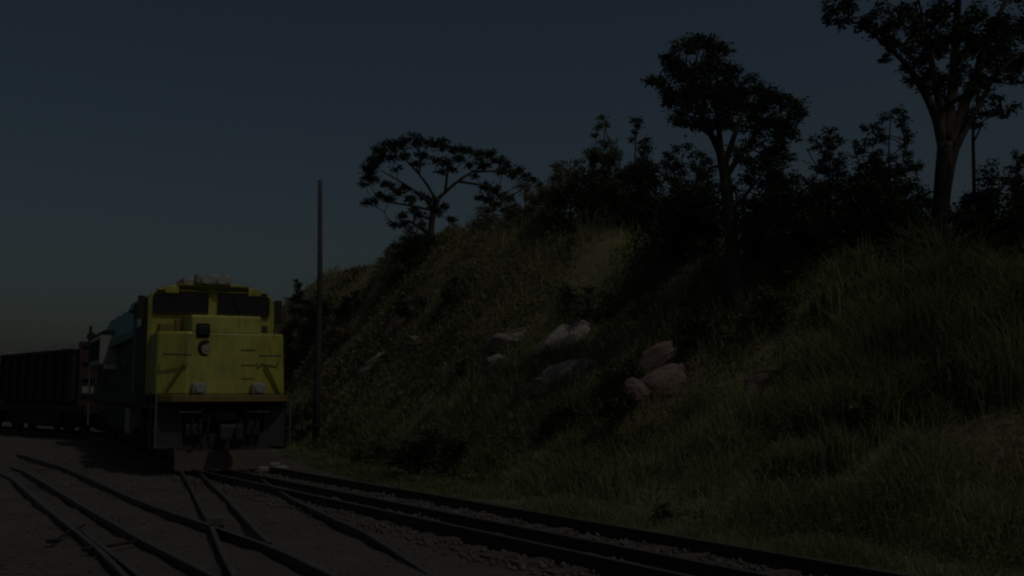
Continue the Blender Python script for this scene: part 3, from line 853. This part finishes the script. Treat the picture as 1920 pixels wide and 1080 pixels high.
# --- the bank tree in the middle
bB = on_ground(1388, 588)
D_B = float(bB[1])
PB = [(1262, 100, 26), (1290, 92, 30), (1318, 88, 30), (1345, 95, 26), (1268, 128, 30), (1302, 125, 38), (1340, 125, 34), (1368, 125, 26), (1240, 150, 20), (1258, 165, 26), (1290, 165, 36), (1330, 165, 40), (1370, 160, 34), (1395, 165, 28), (1420, 165, 28), (1445, 180, 30), (1468, 192, 26), (1490, 200, 20), (1265, 195, 26), (1290, 210, 28), (1318, 200, 30), (1355, 200, 32), (1395, 200, 32), (1430, 210, 32), (1462, 222, 28), (1488, 220, 18), (1278, 225, 18), (1305, 238, 20), (1335, 235, 22), (1385, 235, 24), (1420, 245, 26), (1455, 250, 22), (1408, 275, 22), (1440, 280, 24), (1468, 270, 16), (1425, 305, 24), (1455, 310, 22), (1215, 155, 9), (1228, 152, 10), (1335, 74, 12), (1308, 74, 12), (1505, 215, 9), (1400, 330, 26), (1440, 340, 26), (1375, 355, 24), (1330, 405, 20), (1365, 400, 24), (1400, 385, 26), (1440, 390, 26), (1480, 345, 18), (1420, 420, 22)]
tree('bank_tree', 'dark dense tree leaning up from the middle of the bank slope', 'tree', (1388, 590), D_B,
     [([(1388, 596), (1382, 540), (1374, 480), (1366, 400), (1360, 330), (1352, 285)], .15, .10), ([(1354, 295), (1335, 255), (1312, 215), (1292, 165), (1285, 120)], .07, .025), ([(1352, 290), (1348, 240), (1338, 180), (1322, 110)], .065, .02), ([(1358, 310), (1375, 260), (1392, 210), (1405, 165)], .065, .02), ([(1362, 330), (1395, 280), (1430, 235), (1470, 205)], .06, .02), ([(1366, 400), (1395, 370), (1430, 325)], .05, .02), ([(1372, 450), (1345, 420), (1322, 405)], .04, .015), ([(1374, 470), (1405, 430), (1430, 395)], .04, .015)],
     PB + [(1255, 118, 22), (1245, 178, 16), (1272, 215, 20), (1310, 170, 34), (1350, 180, 34), (1385, 185, 32), (1415, 225, 28), (1450, 235, 26), (1480, 240, 22), (1495, 212, 16), (1470, 295, 22), (1440, 300, 24), (1405, 300, 22), (1490, 255, 16), (1385, 280, 18), (1460, 340, 22), (1320, 232, 16), (1365, 225, 22)], .075, 'leaf_dark', 202, depth=1.0, dens=1.2, base=bB - np.array((0, 0, .05)), squash=.9)

# --- the tall tree cut off by the top of the picture
D_C = 20.5
xC = at(1765, 430, D_C)[0]
bC = np.array((xC, D_C, gz(xC, D_C) - .05))
PC = [(1560, 18, 18), (1552, 35, 12), (1580, 40, 16), (1600, 15, 24), (1625, 45, 22), (1640, 20, 26), (1655, 60, 26), (1670, 85, 24), (1690, 45, 30), (1700, 90, 26), (1660, 108, 12), (1715, 120, 26), (1725, 70, 28), (1735, 105, 28), (1750, 135, 24), (1735, 30, 30), (1765, 95, 30), (1780, 60, 30), (1775, 15, 30), (1795, 110, 26), (1815, 85, 30), (1830, 40, 32), (1850, 75, 34), (1845, 115, 26), (1870, 40, 36), (1880, 95, 34), (1905, 60, 40), (1890, 125, 24), (1915, 110, 30), (1870, 140, 18), (1712, 150, 18), (1730, 165, 14), (1800, 140, 18), (1935, 40, 40),
      (1590, -25, 40), (1650, -40, 50), (1720, -50, 60), (1790, -70, 60), (1860, -60, 60), (1930, -40, 60), (1990, 20, 60), (1985, 90, 45), (1760, -140, 60), (1850, -150, 70), (1940, -130, 60), (2040, -40, 50), (1690, -110, 50)]
tree('tall_tree', 'tall spreading tree with forked trunk, its top cut off by the frame', 'tree', (1765, 430), D_C,
     [([(1766, 560), (1765, 470), (1764, 400), (1768, 330), (1772, 265)], .20, .14), ([(1770, 280), (1755, 215), (1730, 165), (1700, 120), (1660, 85)], .12, .03), ([(1768, 270), (1762, 190), (1745, 110), (1730, 30)], .11, .04), ([(1772, 265), (1785, 190), (1790, 110), (1795, 20), (1800, -60)], .13, .05), ([(1774, 280), (1805, 205), (1830, 140), (1860, 60), (1890, -10)], .12, .04), ([(1772, 330), (1800, 262), (1825, 215), (1855, 160), (1880, 120)], .08, .03), ([(1768, 250), (1740, 190), (1712, 150)], .06, .02), ([(1770, 400), (1782, 330), (1796, 270), (1812, 215), (1822, 160)], .07, .03), ([(1764, 300), (1775, 220), (1768, 140)], .06, .02), ([(1660, 85), (1620, 50), (1575, 30)], .03, .015), ([(1800, -60), (1820, -140)], .05, .03)],
     PC + [(1755, 165, 20), (1780, 150, 24), (1815, 170, 22), (1830, 145, 24), (1795, 185, 16), (1845, 160, 20), (1745, 80, 26), (1810, 60, 26), (1860, 110, 26), (1700, 20, 26), (1670, 40, 22), (1760, 40, 26), (1735, 145, 20), (1900, 145, 18), (1925, 150, 16)], .095, 'leaf_dark', 303, bark='bark', depth=1.7, dens=1.35, base=bC)

# --- slender tree beside it
D_S = 22.0
xS = at(1826, 330, D_S)[0]; bS = np.array((xS, D_S, gz(xS, D_S) - .05))
tree('slender_tree', 'slender young tree with one thin stem beside the tall forked trunk', 'tree', (1826, 430), D_S,
     [([(1828, 480), (1827, 400), (1826, 320), (1824, 250), (1828, 215)], .045, .03), ([(1826, 245), (1850, 220), (1880, 208)], .02, .01)],
     [(1818, 225, 14), (1828, 205, 16), (1840, 190, 14), (1850, 212, 16), (1868, 200, 16), (1880, 215, 14), (1895, 205, 12), (1830, 235, 12), (1905, 196, 9), (1875, 185, 12), (1858, 180, 10)],
     .10, 'leaf_dark', 404, depth=.5, dens=.8, base=bS)

# --- leggy shrubs and small trees along the crest
def crest_tree(label, name, u, vtop, D, seed, mat, puffs, cat='shrub', dens=.8, leaf=.085, stem=.035, group=None, depth=.8, bark='bark'):
    x = at(u, 430, D)[0]; z = gz(x, D)
    base = np.array((x, D, z - .05))
    vb = CY + 0  # base row from height
    vb = HOR - (z - CAMZ) * FPX / D
    stems = [([(u, vb + 4), (u + 3, (vb * 2 + vtop) / 3), (u - 2, (vb + vtop * 2) / 3), (u + 2, vtop + 12)], stem, stem * .35)]
    rg = np.random.default_rng(seed + 5)
    puffs = [(a_, b_, c_ * 1.12) for a_, b_, c_ in puffs] + [(a_ + rg.normal(0, c_ * 1.1), b_ + abs(rg.normal(0, c_ * 1.3)) + c_ * .4, c_ * rg.uniform(.7, 1.1)) for a_, b_, c_ in puffs]
    return tree(name, label, cat, (u, vb), D, stems, puffs, leaf, mat, seed, bark=bark, depth=depth, dens=dens, group=group, base=base)

def blob(u0, u1, v0, v1, n, r0, r1, seed, topshape=True):
    rng = np.random.default_rng(seed); out = []
    while len(out) < n:
        u = rng.uniform(u0, u1); t = (u - (u0 + u1) / 2) / ((u1 - u0) / 2)
        top = v0 + (v1 - v0) * .55 * t * t if topshape else v0
        v = top + (v1 - top) * rng.uniform(0, 1) ** .9
        out.append((u, v, rng.uniform(r0, r1)))
    return out

crest_tree('brownish leggy shrub on the crest beside the flat topped tree', 'leggy_shrub', 1068, 285, 29, 11, 'leaf_dry', blob(1030, 1105, 285, 420, 26, 12, 22, 11), dens=.7)
crest_tree('tall leggy shrub on the crest with a lone leaf tuft above it', 'leggy_shrub', 1132, 225, 28, 12, 'leaf_mid', blob(1098, 1165, 232, 420, 30, 11, 20, 12) + [(1128, 222, 9), (1120, 238, 10)], dens=.7)
crest_tree('crest shrub with round leaf tufts on bare stalks, close behind the bank tree', 'leggy_shrub', 1192, 215, 28.5, 13, 'leaf_dark', [(1193, 226, 12), (1196, 232, 10), (1210, 262, 12), (1218, 285, 15), (1205, 300, 15), (1190, 315, 18), (1225, 318, 18), (1175, 335, 18), (1205, 345, 20), (1185, 365, 22), (1220, 370, 22), (1200, 395, 24), (1170, 385, 20), (1235, 345, 14), (1215, 410, 20), (1185, 420, 20)], dens=.7)
crest_tree('full leafy bush on the crest filling in below the two tufted stalks', 'dense_shrub', 1162, 270, 30, 32, 'leaf_dark', blob(1105, 1222, 275, 425, 34, 14, 24, 32), dens=.8)
crest_tree('spreading crest shrub under the bank tree crown', 'leggy_shrub', 1278, 272, 26, 14, 'leaf_dark', [(1250, 290, 10), (1268, 280, 12), (1290, 278, 12), (1312, 292, 12), (1330, 300, 14), (1255, 310, 14), (1275, 312, 16), (1300, 318, 18), (1322, 325, 18), (1250, 335, 18), (1280, 345, 22), (1310, 355, 22), (1335, 350, 18), (1260, 370, 22), (1290, 385, 24), (1320, 395, 24), (1255, 405, 20), (1285, 415, 20)], dens=.75)
crest_tree('leaning crest shrub of tufted stalks beyond the bank tree', 'leggy_shrub', 1556, 240, 24, 15, 'leaf_dark', [(1525, 262, 9), (1540, 275, 12), (1558, 245, 10), (1566, 258, 11), (1560, 275, 14), (1548, 295, 16), (1575, 300, 16), (1535, 315, 18), (1560, 322, 20), (1585, 330, 20), (1525, 345, 20), (1552, 352, 22), (1580, 362, 22), (1530, 380, 24), (1560, 390, 26), (1590, 395, 24), (1540, 415, 22), (1575, 425, 22)], dens=.8)
crest_tree('tallest tufted shrub between the bank tree and the tall forked trunk', 'leggy_shrub', 1668, 200, 24, 16, 'leaf_dark', [(1684, 208, 11), (1672, 216, 11), (1655, 222, 9), (1640, 240, 12), (1622, 244, 11), (1632, 262, 14), (1655, 262, 12), (1700, 248, 12), (1696, 258, 10), (1610, 285, 15), (1640, 290, 17), (1670, 295, 14), (1700, 288, 12), (1720, 310, 15), (1615, 315, 18), (1650, 322, 18), (1685, 325, 18), (1610, 345, 22), (1645, 350, 24), (1680, 355, 24), (1712, 348, 20), (1625, 380, 26), (1660, 388, 28), (1695, 390, 26), (1730, 370, 20), (1640, 415, 24), (1680, 420, 24), (1720, 410, 24)], dens=.85)
crest_tree('dark bushy shrub filling the gap at the foot of the tall forked trunk', 'dense_shrub', 1640, 360, 20, 17, 'leaf_dark', blob(1560, 1745, 318, 470, 44, 20, 34, 17), dens=.9, leaf=.085)
crest_tree('dark rounded shrub at the frame edge beyond the tall grass', 'dense_shrub', 1872, 325, 19, 18, 'leaf_dark', blob(1805, 1960, 325, 470, 44, 18, 34, 18), dens=.9, leaf=.085)
crest_tree('wispy shrub rising above the dark rounded shrub', 'leggy_shrub', 1905, 270, 19.5, 19, 'leaf_dark', [(1905, 290, 9), (1915, 300, 11), (1900, 315, 12), (1915, 330, 14), (1890, 335, 13), (1905, 350, 16), (1925, 350, 16)], dens=.7, leaf=.09, stem=.03)
crest_tree('dark bushes tangled around the foot of the bank tree', 'dense_shrub', 1480, 350, 19.5, 20, 'leaf_dark', blob(1400, 1570, 318, 455, 40, 20, 32, 20), dens=.9, leaf=.085)
crest_tree('shaded shrub low on the crest just uphill of the bank tree', 'dense_shrub', 1300, 380, 22, 21, 'leaf_dark', blob(1240, 1350, 345, 440, 30, 16, 26, 21), dens=.85, leaf=.10)
crest_tree('olive shrub on the crest where the leggy shrubs begin', 'dense_shrub', 1025, 340, 31, 22, 'leaf_dry', blob(985, 1065, 345, 440, 22, 12, 22, 22), dens=.75)
crest_tree('thin twiggy brown shrub on the crest between the flat topped tree and the olive shrub', 'leggy_shrub', 985, 340, 33, 31, 'leaf_dry', blob(955, 1015, 345, 430, 20, 9, 16, 31), dens=.55)
crest_tree('low dry shrub under the trailing branches of the flat topped tree', 'dense_shrub', 925, 385, 36, 23, 'leaf_dry', blob(880, 975, 372, 450, 22, 11, 18, 23), dens=.7)
crest_tree('shrub at the foot of the flat topped tree trunk', 'dense_shrub', 782, 415, 38, 24, 'leaf_mid', blob(745, 825, 418, 500, 20, 11, 18, 24), dens=.75)
crest_tree('dark notched shrub on the crest downhill of the flat topped tree', 'dense_shrub', 745, 450, 43, 25, 'leaf_dark', blob(722, 772, 455, 530, 18, 9, 14, 25), dens=.8)
crest_tree('bluish green shrub halfway down the skyline behind the pole', 'dense_shrub', 668, 495, 48, 26, 'leaf_dark', blob(638, 706, 495, 560, 20, 8, 14, 26), dens=.8)
crest_tree('spindly shrub with a bare stalk on the skyline', 'leggy_shrub', 714, 478, 45, 27, 'leaf_dry', [(714, 486, 7), (710, 498, 8), (718, 508, 9), (706, 520, 11), (720, 528, 11), (700, 540, 12), (726, 545, 12)], dens=.7)
crest_tree('dark spiky shrub on the skyline between the locomotive cab and the pole', 'leggy_shrub', 558, 520, 46, 28, 'leaf_dark', [(557, 526, 6), (560, 536, 7), (553, 545, 8), (566, 550, 8), (548, 560, 10), (560, 565, 11), (575, 568, 10), (548, 580, 11), (568, 584, 12), (582, 590, 11)], dens=.8)
crest_tree('dark leafy shrub behind the pole low on the skyline', 'dense_shrub', 590, 548, 44, 29, 'leaf_dark', blob(572, 625, 550, 640, 22, 9, 15, 29), dens=.85)

# --- shrubs on the slope and at its foot
def slope_shrub(label, u, v, wpx, hpx, mat, seed, name='bank_shrub', n=16, dens=.9, leaf=.09, group=None):
    b_ = on_ground(u, v); D = float(b_[1])
    r = max(6, min(wpx, hpx) * .24)
    return tree(name, label, 'shrub', (u, v), D, [([(u, v + 2), (u + 2, v - hpx * .3), (u, v - hpx * .6)], .03, .012)],
                blob(u - wpx / 2, u + wpx / 2, v - hpx, v - r * .4, n, r * .7, r * 1.25, seed), leaf, mat, seed, depth=wpx / 2 * D / FPX, dens=dens, group=group, base=b_ - np.array((0, 0, .03)), leafname='foliage')

SS = [('large dark shrub at the foot of the bank beside the track', 800, 892, 120, 95, 'leaf_dark', 20),
      ('dark low shrub beside the large dark one at the bank foot', 868, 888, 56, 55, 'leaf_dark', 12),
      ('small shrub at the bank foot between the pole and the large dark shrub', 690, 880, 60, 60, 'leaf_mid', 12),
      ('green shrub at the bank foot close to the locomotive', 565, 830, 58, 90, 'leaf_mid', 14),
      ('tall dark shrub beside the locomotive cab', 562, 690, 60, 110, 'leaf_dark', 18),
      ('dry shrub at the foot of the pole', 612, 790, 60, 70, 'leaf_dry', 12),
      ('rounded dark shrub high on the bank above the pale rocks', 780, 596, 62, 46, 'leaf_dark', 14),
      ('dark shrub on the bank between the pole and the rounded dark one', 660, 600, 60, 50, 'leaf_dark', 14),
      ('brown dry shrub under the bluish green skyline shrub', 640, 650, 56, 44, 'leaf_dry', 12),
      ('bright green shrub between the pale boulders and the red rock face', 1175, 735, 80, 70, 'leaf_mid', 16),
      ('shrub at the lower edge of the red rock face', 1165, 790, 60, 50, 'leaf_dark', 12),
      ('dry shrub above the pale boulders', 1130, 600, 90, 56, 'leaf_dry', 14),
      ('dark shrub uphill of the two largest pale boulders', 1085, 575, 70, 44, 'leaf_dark', 12),
      ('dark shrub growing below the pale boulders', 1055, 800, 60, 40, 'leaf_dark', 12),
      ('low olive shrub on the bank under the flat topped tree', 870, 560, 80, 46, 'leaf_mid', 14),
      ('low dry shrub near the single tilted boulder', 880, 700, 70, 44, 'leaf_dry', 12),
      ('dark shrub standing in for the bank tree shadow on the slope', 1320, 650, 80, 60, 'leaf_dark', 14),  # dark foliage imitates the bank tree's cast shadow here
      ('dark shrub in the hollow below the tall grass', 1750, 738, 120, 76, 'leaf_dark', 26),
      ('small weed tuft at the edge of the track by the tall grass', 1242, 985, 26, 40, 'leaf_mid', 8),
      ('green shrub beside the bank tree trunk', 1440, 605, 90, 60, 'leaf_mid', 14),
      ('olive shrub at the top of the open red earth', 1640, 800, 90, 66, 'leaf_mid', 16)]
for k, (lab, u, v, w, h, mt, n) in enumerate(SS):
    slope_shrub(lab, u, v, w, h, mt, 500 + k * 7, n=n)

# ------------------------------------------------------------------ rocks
def rock(label, u, v, wpx, hpx, tilt, mat, seed, flatten=.6):
    b_ = on_ground(u, v); D = float(b_[1]); s = D / FPX
    bm = bmesh.new(); bmesh.ops.create_icosphere(bm, subdivisions=4, radius=1.0)
    rng = random.Random(seed)
    planes = [(Vector((rng.uniform(-1, 1), rng.uniform(-1, 1), rng.uniform(-1, 1))).normalized(), rng.uniform(.42, .74)) for _ in range(15)]
    offs = (rng.uniform(0, 50), rng.uniform(0, 50))
    for vt in bm.verts:
        c = vt.co.copy()
        for nrm, d in planes:
            e = c.dot(nrm) - d
            if e > 0: c -= nrm * e * .92
        n_ = float(vnoise(np.array([c.x * 3 + offs[0] + c.z * 1.7]), np.array([c.y * 3 + offs[1] - c.z * 2.1]), seed)[0])
        n2 = float(vnoise(np.array([c.x * 8 + offs[0] + c.z * 5]), np.array([c.y * 8 + offs[1] - c.z * 6]), seed + 1)[0])
        vt.co = c * (1 + .20 * n_ + .10 * n2)
    me = bpy.data.meshes.new('rock'); bm.to_mesh(me); bm.free()
    me.polygons.foreach_set('use_smooth', [False] * len(me.polygons))
    o = link('rock', me, M[mat])
    o.scale = (wpx * s * .95, .45, hpx * s * .92)
    o.location = (b_[0], b_[1] + .04, b_[2] + .10)
    o.rotation_euler = (R(-44), R(tilt), R(-12 + rng.uniform(-12, 12)))
    tag(o, label, 'rock', 'rocks showing on the bank')
    return o

RK = [('broad pale boulder on the bank, upper one of the large pair', 1030, 668, 118, 64, -30, 'rock'),
      ('pale boulder just below the upper boulder of the large pair, its longer neighbour', 1060, 722, 96, 64, -32, 'rock'),
      ('pale boulder adjoining the lower large boulder on its downhill side', 1010, 742, 58, 40, -10, 'rock'),
      ('narrow pale rock uphill beside the broad boulder', 952, 655, 56, 26, -35, 'rock'),
      ('tilted pale rock standing alone downhill of the narrow one', 922, 705, 44, 32, -25, 'rock'),
      ('small pale rock at the top end of the broad boulder', 1088, 622, 34, 22, -20, 'rock'),
      ('reddish slab of the rock face, the larger lower slab', 1245, 750, 84, 46, -36, 'redrock'),
      ('long reddish slab lying above the larger slab of the rock face', 1222, 712, 96, 26, -42, 'redrock'),
      ('low reddish stone at the downhill end of the rock face', 1195, 762, 34, 34, -30, 'redrock'),
      ('wide pale rock on the bank nearest the pole', 712, 688, 52, 30, -15, 'rock'),
      ('small pale rock uphill beside the wide rock by the pole', 776, 655, 24, 22, -20, 'rock'),
      ('small rounded rock sunk in the grass high under the flat topped tree', 846, 542, 20, 18, 0, 'rock'),
      ('tiny bright stone in the dark weeds below the boulders', 946, 750, 10, 10, 0, 'concrete'),
      ('reddish stone in the grass beside the bank tree foot', 1425, 735, 70, 30, -20, 'redrock')]
for k, a in enumerate(RK): rock(a[0], a[1], a[2], a[3], a[4], a[5], a[6], 900 + k)

# ------------------------------------------------------------------ pole
D_P = 31.5
xP = at(592, 800, D_P)[0]; zP = gz(xP, D_P)
top = at(600, 338, D_P)
pole = empty('utility_pole', (xP, D_P, zP - .1)); tag(pole, 'bare tapering utility pole without wires beside the locomotive', 'pole')
MB().tube([(0, 0, 0), (0.02, 0, 2.0), (.05, 0, 5.0), (top[0] - xP, 0, top[2] - zP + .1)], [.105, .10, .08, .065], 14).build('shaft', M['polewood'], pole, smooth=True)
MB().box((.34, .30, .12), (.0, -.02, max(.4, at(592, 792, D_P)[2] - zP)), bevel=.02).build('base_collar', M['black'], pole)

# ------------------------------------------------------------------ grass and ground cover (uncountable)
def blades(name, n, sampler, hgt, wid, lean, mat, seed, label, curve=.35):
    rng = np.random.default_rng(seed)
    x, y, hs = sampler(rng, n)
    n = len(x)
    z = ground_z(x, y) - .03
    h = hgt * hs * rng.uniform(.55, 1.25, n)
    w = wid * rng.uniform(.6, 1.4, n) * np.clip(np.hypot(x, y) / 16, .8, 2.2)
    az = rng.uniform(0, 2 * math.pi, n)
    ld = rng.uniform(0, 2 * math.pi, n); la = np.abs(rng.normal(lean, lean * .5, n))
    B = np.stack([x, y, z], 1)
    side_ = np.stack([np.cos(az), np.sin(az), np.zeros(n)], 1) * (w / 2)[:, None]
    ln = np.stack([np.cos(ld), np.sin(ld), np.zeros(n)], 1)
    mid = B + ln * (la * h * .35)[:, None] + np.array((0, 0, 1)) * (h * .6)[:, None]
    tip = B + ln * (la * h * (1 + curve))[:, None] + np.array((0, 0, 1)) * (h * np.clip(1 - la * .4, .4, 1))[:, None]
    V = np.stack([B - side_, B + side_, mid + side_ * .75, mid - side_ * .75, tip], 1).reshape(-1, 3)
    k = np.arange(n) * 5
    Q = np.stack([k, k + 1, k + 2, k + 3], 1); T = np.stack([k + 3, k + 2, k + 4], 1)
    patch = vnoise(x * .35, y * .35, 21) + .6 * vnoise(x * 1.3, y * 1.3, 22)
    tint = np.clip(.5 + .55 * patch + rng.normal(0, .17, n), 0, 1)
    o = link(name, np_mesh(name, V, quads=Q, tris=T, tint=np.repeat(tint, 5)), M[mat])
    tag(o, label, 'grass', kind='stuff')
    return o

def visible(x, y, margin=.06):
    t = x / np.maximum(y, .1)
    return (y > 6) & (np.abs(t) < .48 + margin)

def bank_sampler(p0, p1, q0, q1, thin=0.0, pw=1.0, cover=None):
    def f(rng, n):
        X, Y, H_ = [], [], []
        tot = 0
        while tot < n:
            m_ = n
            p = p0 + (p1 - p0) * rng.uniform(0, 1, m_) ** pw
            q = toe(p) + rng.uniform(q0, q1, m_)
            x, y = xy(p, q)
            keep = visible(x, y)
            # clumps
            cl = vnoise(x * .9, y * .9, 31) + .7 * vnoise(x * 2.6, y * 2.6, 32)
            keep &= rng.uniform(0, 1, m_) < np.clip(.72 + 1.0 * cl - thin, .38, 1)
            keep &= rng.uniform(0, 1, m_) > red_mask(x, y) * .72
            if cover is not None: keep &= rng.uniform(0, 1, m_) < cover(x, y, p, q)
            X.append(x[keep]); Y.append(y[keep]); H_.append(np.clip(.9 + .9 * cl[keep], .35, 1.6)); tot += int(keep.sum())
        return np.concatenate(X)[:n], np.concatenate(Y)[:n], np.concatenate(H_)[:n]
    return f

blades('dry_grass', 130000, bank_sampler(4, 66, .8, 14.0, .1, 1.25), .26, .013, 1.0, 'grass_dry', 71, 'dry olive grass covering the cutting bank')
blades('green_grass', 60000, bank_sampler(3, 50, -.5, 3.2, .05, 1.3), .24, .013, .9, 'grass_green', 72, 'green grass along the foot of the bank beside the track')
blades('short_grass', 26000, bank_sampler(2, 30, -1.0, .6, .1, 1.2), .13, .012, .6, 'grass_green', 73, 'short grass at the edge of the track')

TALL = [(1740, 500, 2.2), (1850, 490, 2.6), (1700, 575, 1.4), (1860, 570, 2.2), (1550, 720, 1.7), (1480, 780, 1.3), (1630, 790, 1.2), (1590, 670, 1.3), (1910, 620, 2.2), (1660, 640, 1.0)]
TALL_P = [(on_ground(u, v + 40), r) for u, v, r in TALL]
def tall_sampler(rng, n):
    X, Y, H_ = [], [], []
    for P, r in TALL_P:
        m_ = n // len(TALL_P)
        a = rng.uniform(0, 2 * math.pi, m_); d = r * np.sqrt(rng.uniform(0, 1, m_)) * .75
        # gathered into tussocks
        nt_ = max(6, int(r * 11)); ta = rng.uniform(0, 2 * math.pi, nt_); td = r * .75 * np.sqrt(rng.uniform(0, 1, nt_)); th_ = rng.uniform(.35, 1.3, nt_)
        k = rng.integers(0, nt_, m_)
        x = P[0] + td[k] * np.cos(ta[k]) + rng.normal(0, .10, m_); y = P[1] + td[k] * np.sin(ta[k]) + rng.normal(0, .10, m_)
        X.append(x); Y.append(y); H_.append(th_[k] * (1.0 if r > 2.1 else .62))
    return np.concatenate(X), np.concatenate(Y), np.concatenate(H_)
blades('tall_grass', 22000, tall_sampler, 1.0, .022, .27, 'grass_tall', 74, 'tall reedy grass standing high on the bank by the big tree', .5)

blades('dry_stalks', 16000, bank_sampler(4, 66, .8, 12, .25, 1.15), .62, .010, .28, 'grass_dry', 76, 'thin dry seed stalks standing above the bank grass')
blades('mixed_grass', 26000, bank_sampler(2, 20, .3, 6.5, .1, 1.0), .46, .015, .5, 'grass_tall', 77, 'knee high green grass over the near part of the bank')

def cover_mesh(name, n, sampler, size, mat, seed, label, lift=.22):
    rng = np.random.default_rng(seed)
    x, y, hs = sampler(rng, n); n = len(x)
    C = np.stack([x, y, ground_z(x, y) + rng.uniform(0, lift, n) * hs], 1)
    ax = rng.normal(size=(n, 3)); ax[:, 2] = np.abs(ax[:, 2]) * .7; ax /= np.linalg.norm(ax, axis=1)[:, None]
    nr = rng.normal(size=(n, 3)); nr[:, 2] += .8
    bx = np.cross(ax, nr); bx /= np.linalg.norm(bx, axis=1)[:, None] + 1e-9
    s = size * rng.uniform(.5, 1.4, (n, 1)) * np.clip(y / 18, .7, 2.0)[:, None]
    V = np.stack([C, C + ax * s * .5 + bx * s * .24, C + ax * s, C + ax * s * .5 - bx * s * .24], 1).reshape(-1, 3)
    patch = vnoise(x * .5, y * .5, 41) + .6 * vnoise(x * 1.7, y * 1.7, 42)
    tint = np.clip(.42 + .6 * patch + rng.normal(0, .15, n), 0, 1)
    o = link(name, np_mesh(name, V, quads=np.arange(n * 4).reshape(-1, 4), tint=np.repeat(tint, 4)), M[mat])
    tag(o, label, 'undergrowth', kind='stuff')

def patchy(seed, f, lo):
    def c_(x, y, p, q):
        return np.clip((vnoise(x * f, y * f, seed) + .5 * vnoise(x * f * 2.4, y * f * 2.4, seed + 1) - lo) * 4, 0, 1)
    return c_
cover_mesh('weeds', 40000, bank_sampler(6, 60, -.1, 4.5, -.1, 1.2, patchy(51, .45, -.02)), .07, 'leaf_weed', 81, 'leafy green weeds spread over the lower bank', .28)
cover_mesh('undergrowth', 75000, bank_sampler(8, 66, 1.6, 12, -.1, 1.1, patchy(55, .35, -.14)), .08, 'leaf_brush', 82, 'dry brushy undergrowth on the upper bank', .3)
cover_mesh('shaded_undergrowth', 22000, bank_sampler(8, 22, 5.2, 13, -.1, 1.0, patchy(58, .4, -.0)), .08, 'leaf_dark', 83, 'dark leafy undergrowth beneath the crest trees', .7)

# sparse weeds on the yard dirt, far edge
def yard_sampler(rng, n):
    x = rng.uniform(-30, 6, n * 6); y = rng.uniform(9, 60, n * 6)
    p, q = pq(x, y)
    k = (q < toe(p) - 1.2) & visible(x, y)
    cl = vnoise(x * .4, y * .4, 61) + .6 * vnoise(x * 1.6, y * 1.6, 62)
    k &= rng.uniform(0, 1, len(x)) < np.clip(cl * 2.2 - .25, 0, .8) * np.clip((y - 12) / 14, .04, 1)
    return x[k][:n], y[k][:n], np.full(k.sum(), .8)[:n]
blades('yard_weeds', 7000, yard_sampler, .11, .012, .7, 'grass_dry', 75, 'short dry weeds scattered over the yard dirt')

# loose stones of the yard (uncountable)
rng = np.random.default_rng(91)
x = rng.uniform(-16, 6, 60000); y = rng.uniform(8.5, 30, 60000)
p, q = pq(x, y); k = (q < toe(p) - .6) & visible(x, y)
k &= rng.uniform(0, 1, len(x)) < np.clip(.35 + 1.2 * vnoise(x * .7, y * .7, 63) + .7 * (np.abs(q - 7.0) < 1.4), .05, 1)
x, y = x[k][:18000], y[k][:18000]; n = len(x)
s = rng.uniform(.008, .024, n) * np.where(np.abs(pq(x, y)[1] - 7.0) < 1.5, 1.9, 1.0)
oct_v = np.array([(1, 0, 0), (0, 1, 0), (-1, 0, 0), (0, -1, 0), (0, 0, .8), (0, 0, -.8)])
jit = rng.uniform(.6, 1.3, (n, 6, 1))
V = (oct_v[None] * jit * s[:, None, None]) + np.stack([x, y, ground_z(x, y) + s * .3], 1)[:, None, :]
f8 = np.array([(0, 1, 4), (1, 2, 4), (2, 3, 4), (3, 0, 4), (1, 0, 5), (2, 1, 5), (3, 2, 5), (0, 3, 5)])
T = (np.arange(n) * 6)[:, None, None] + f8[None]
o = link('gravel', np_mesh('gravel', V.reshape(-1, 3), tris=T.reshape(-1, 3)), M['stone'])
tag(o, 'loose gravel strewn over the yard dirt between the rails', 'gravel', kind='stuff')
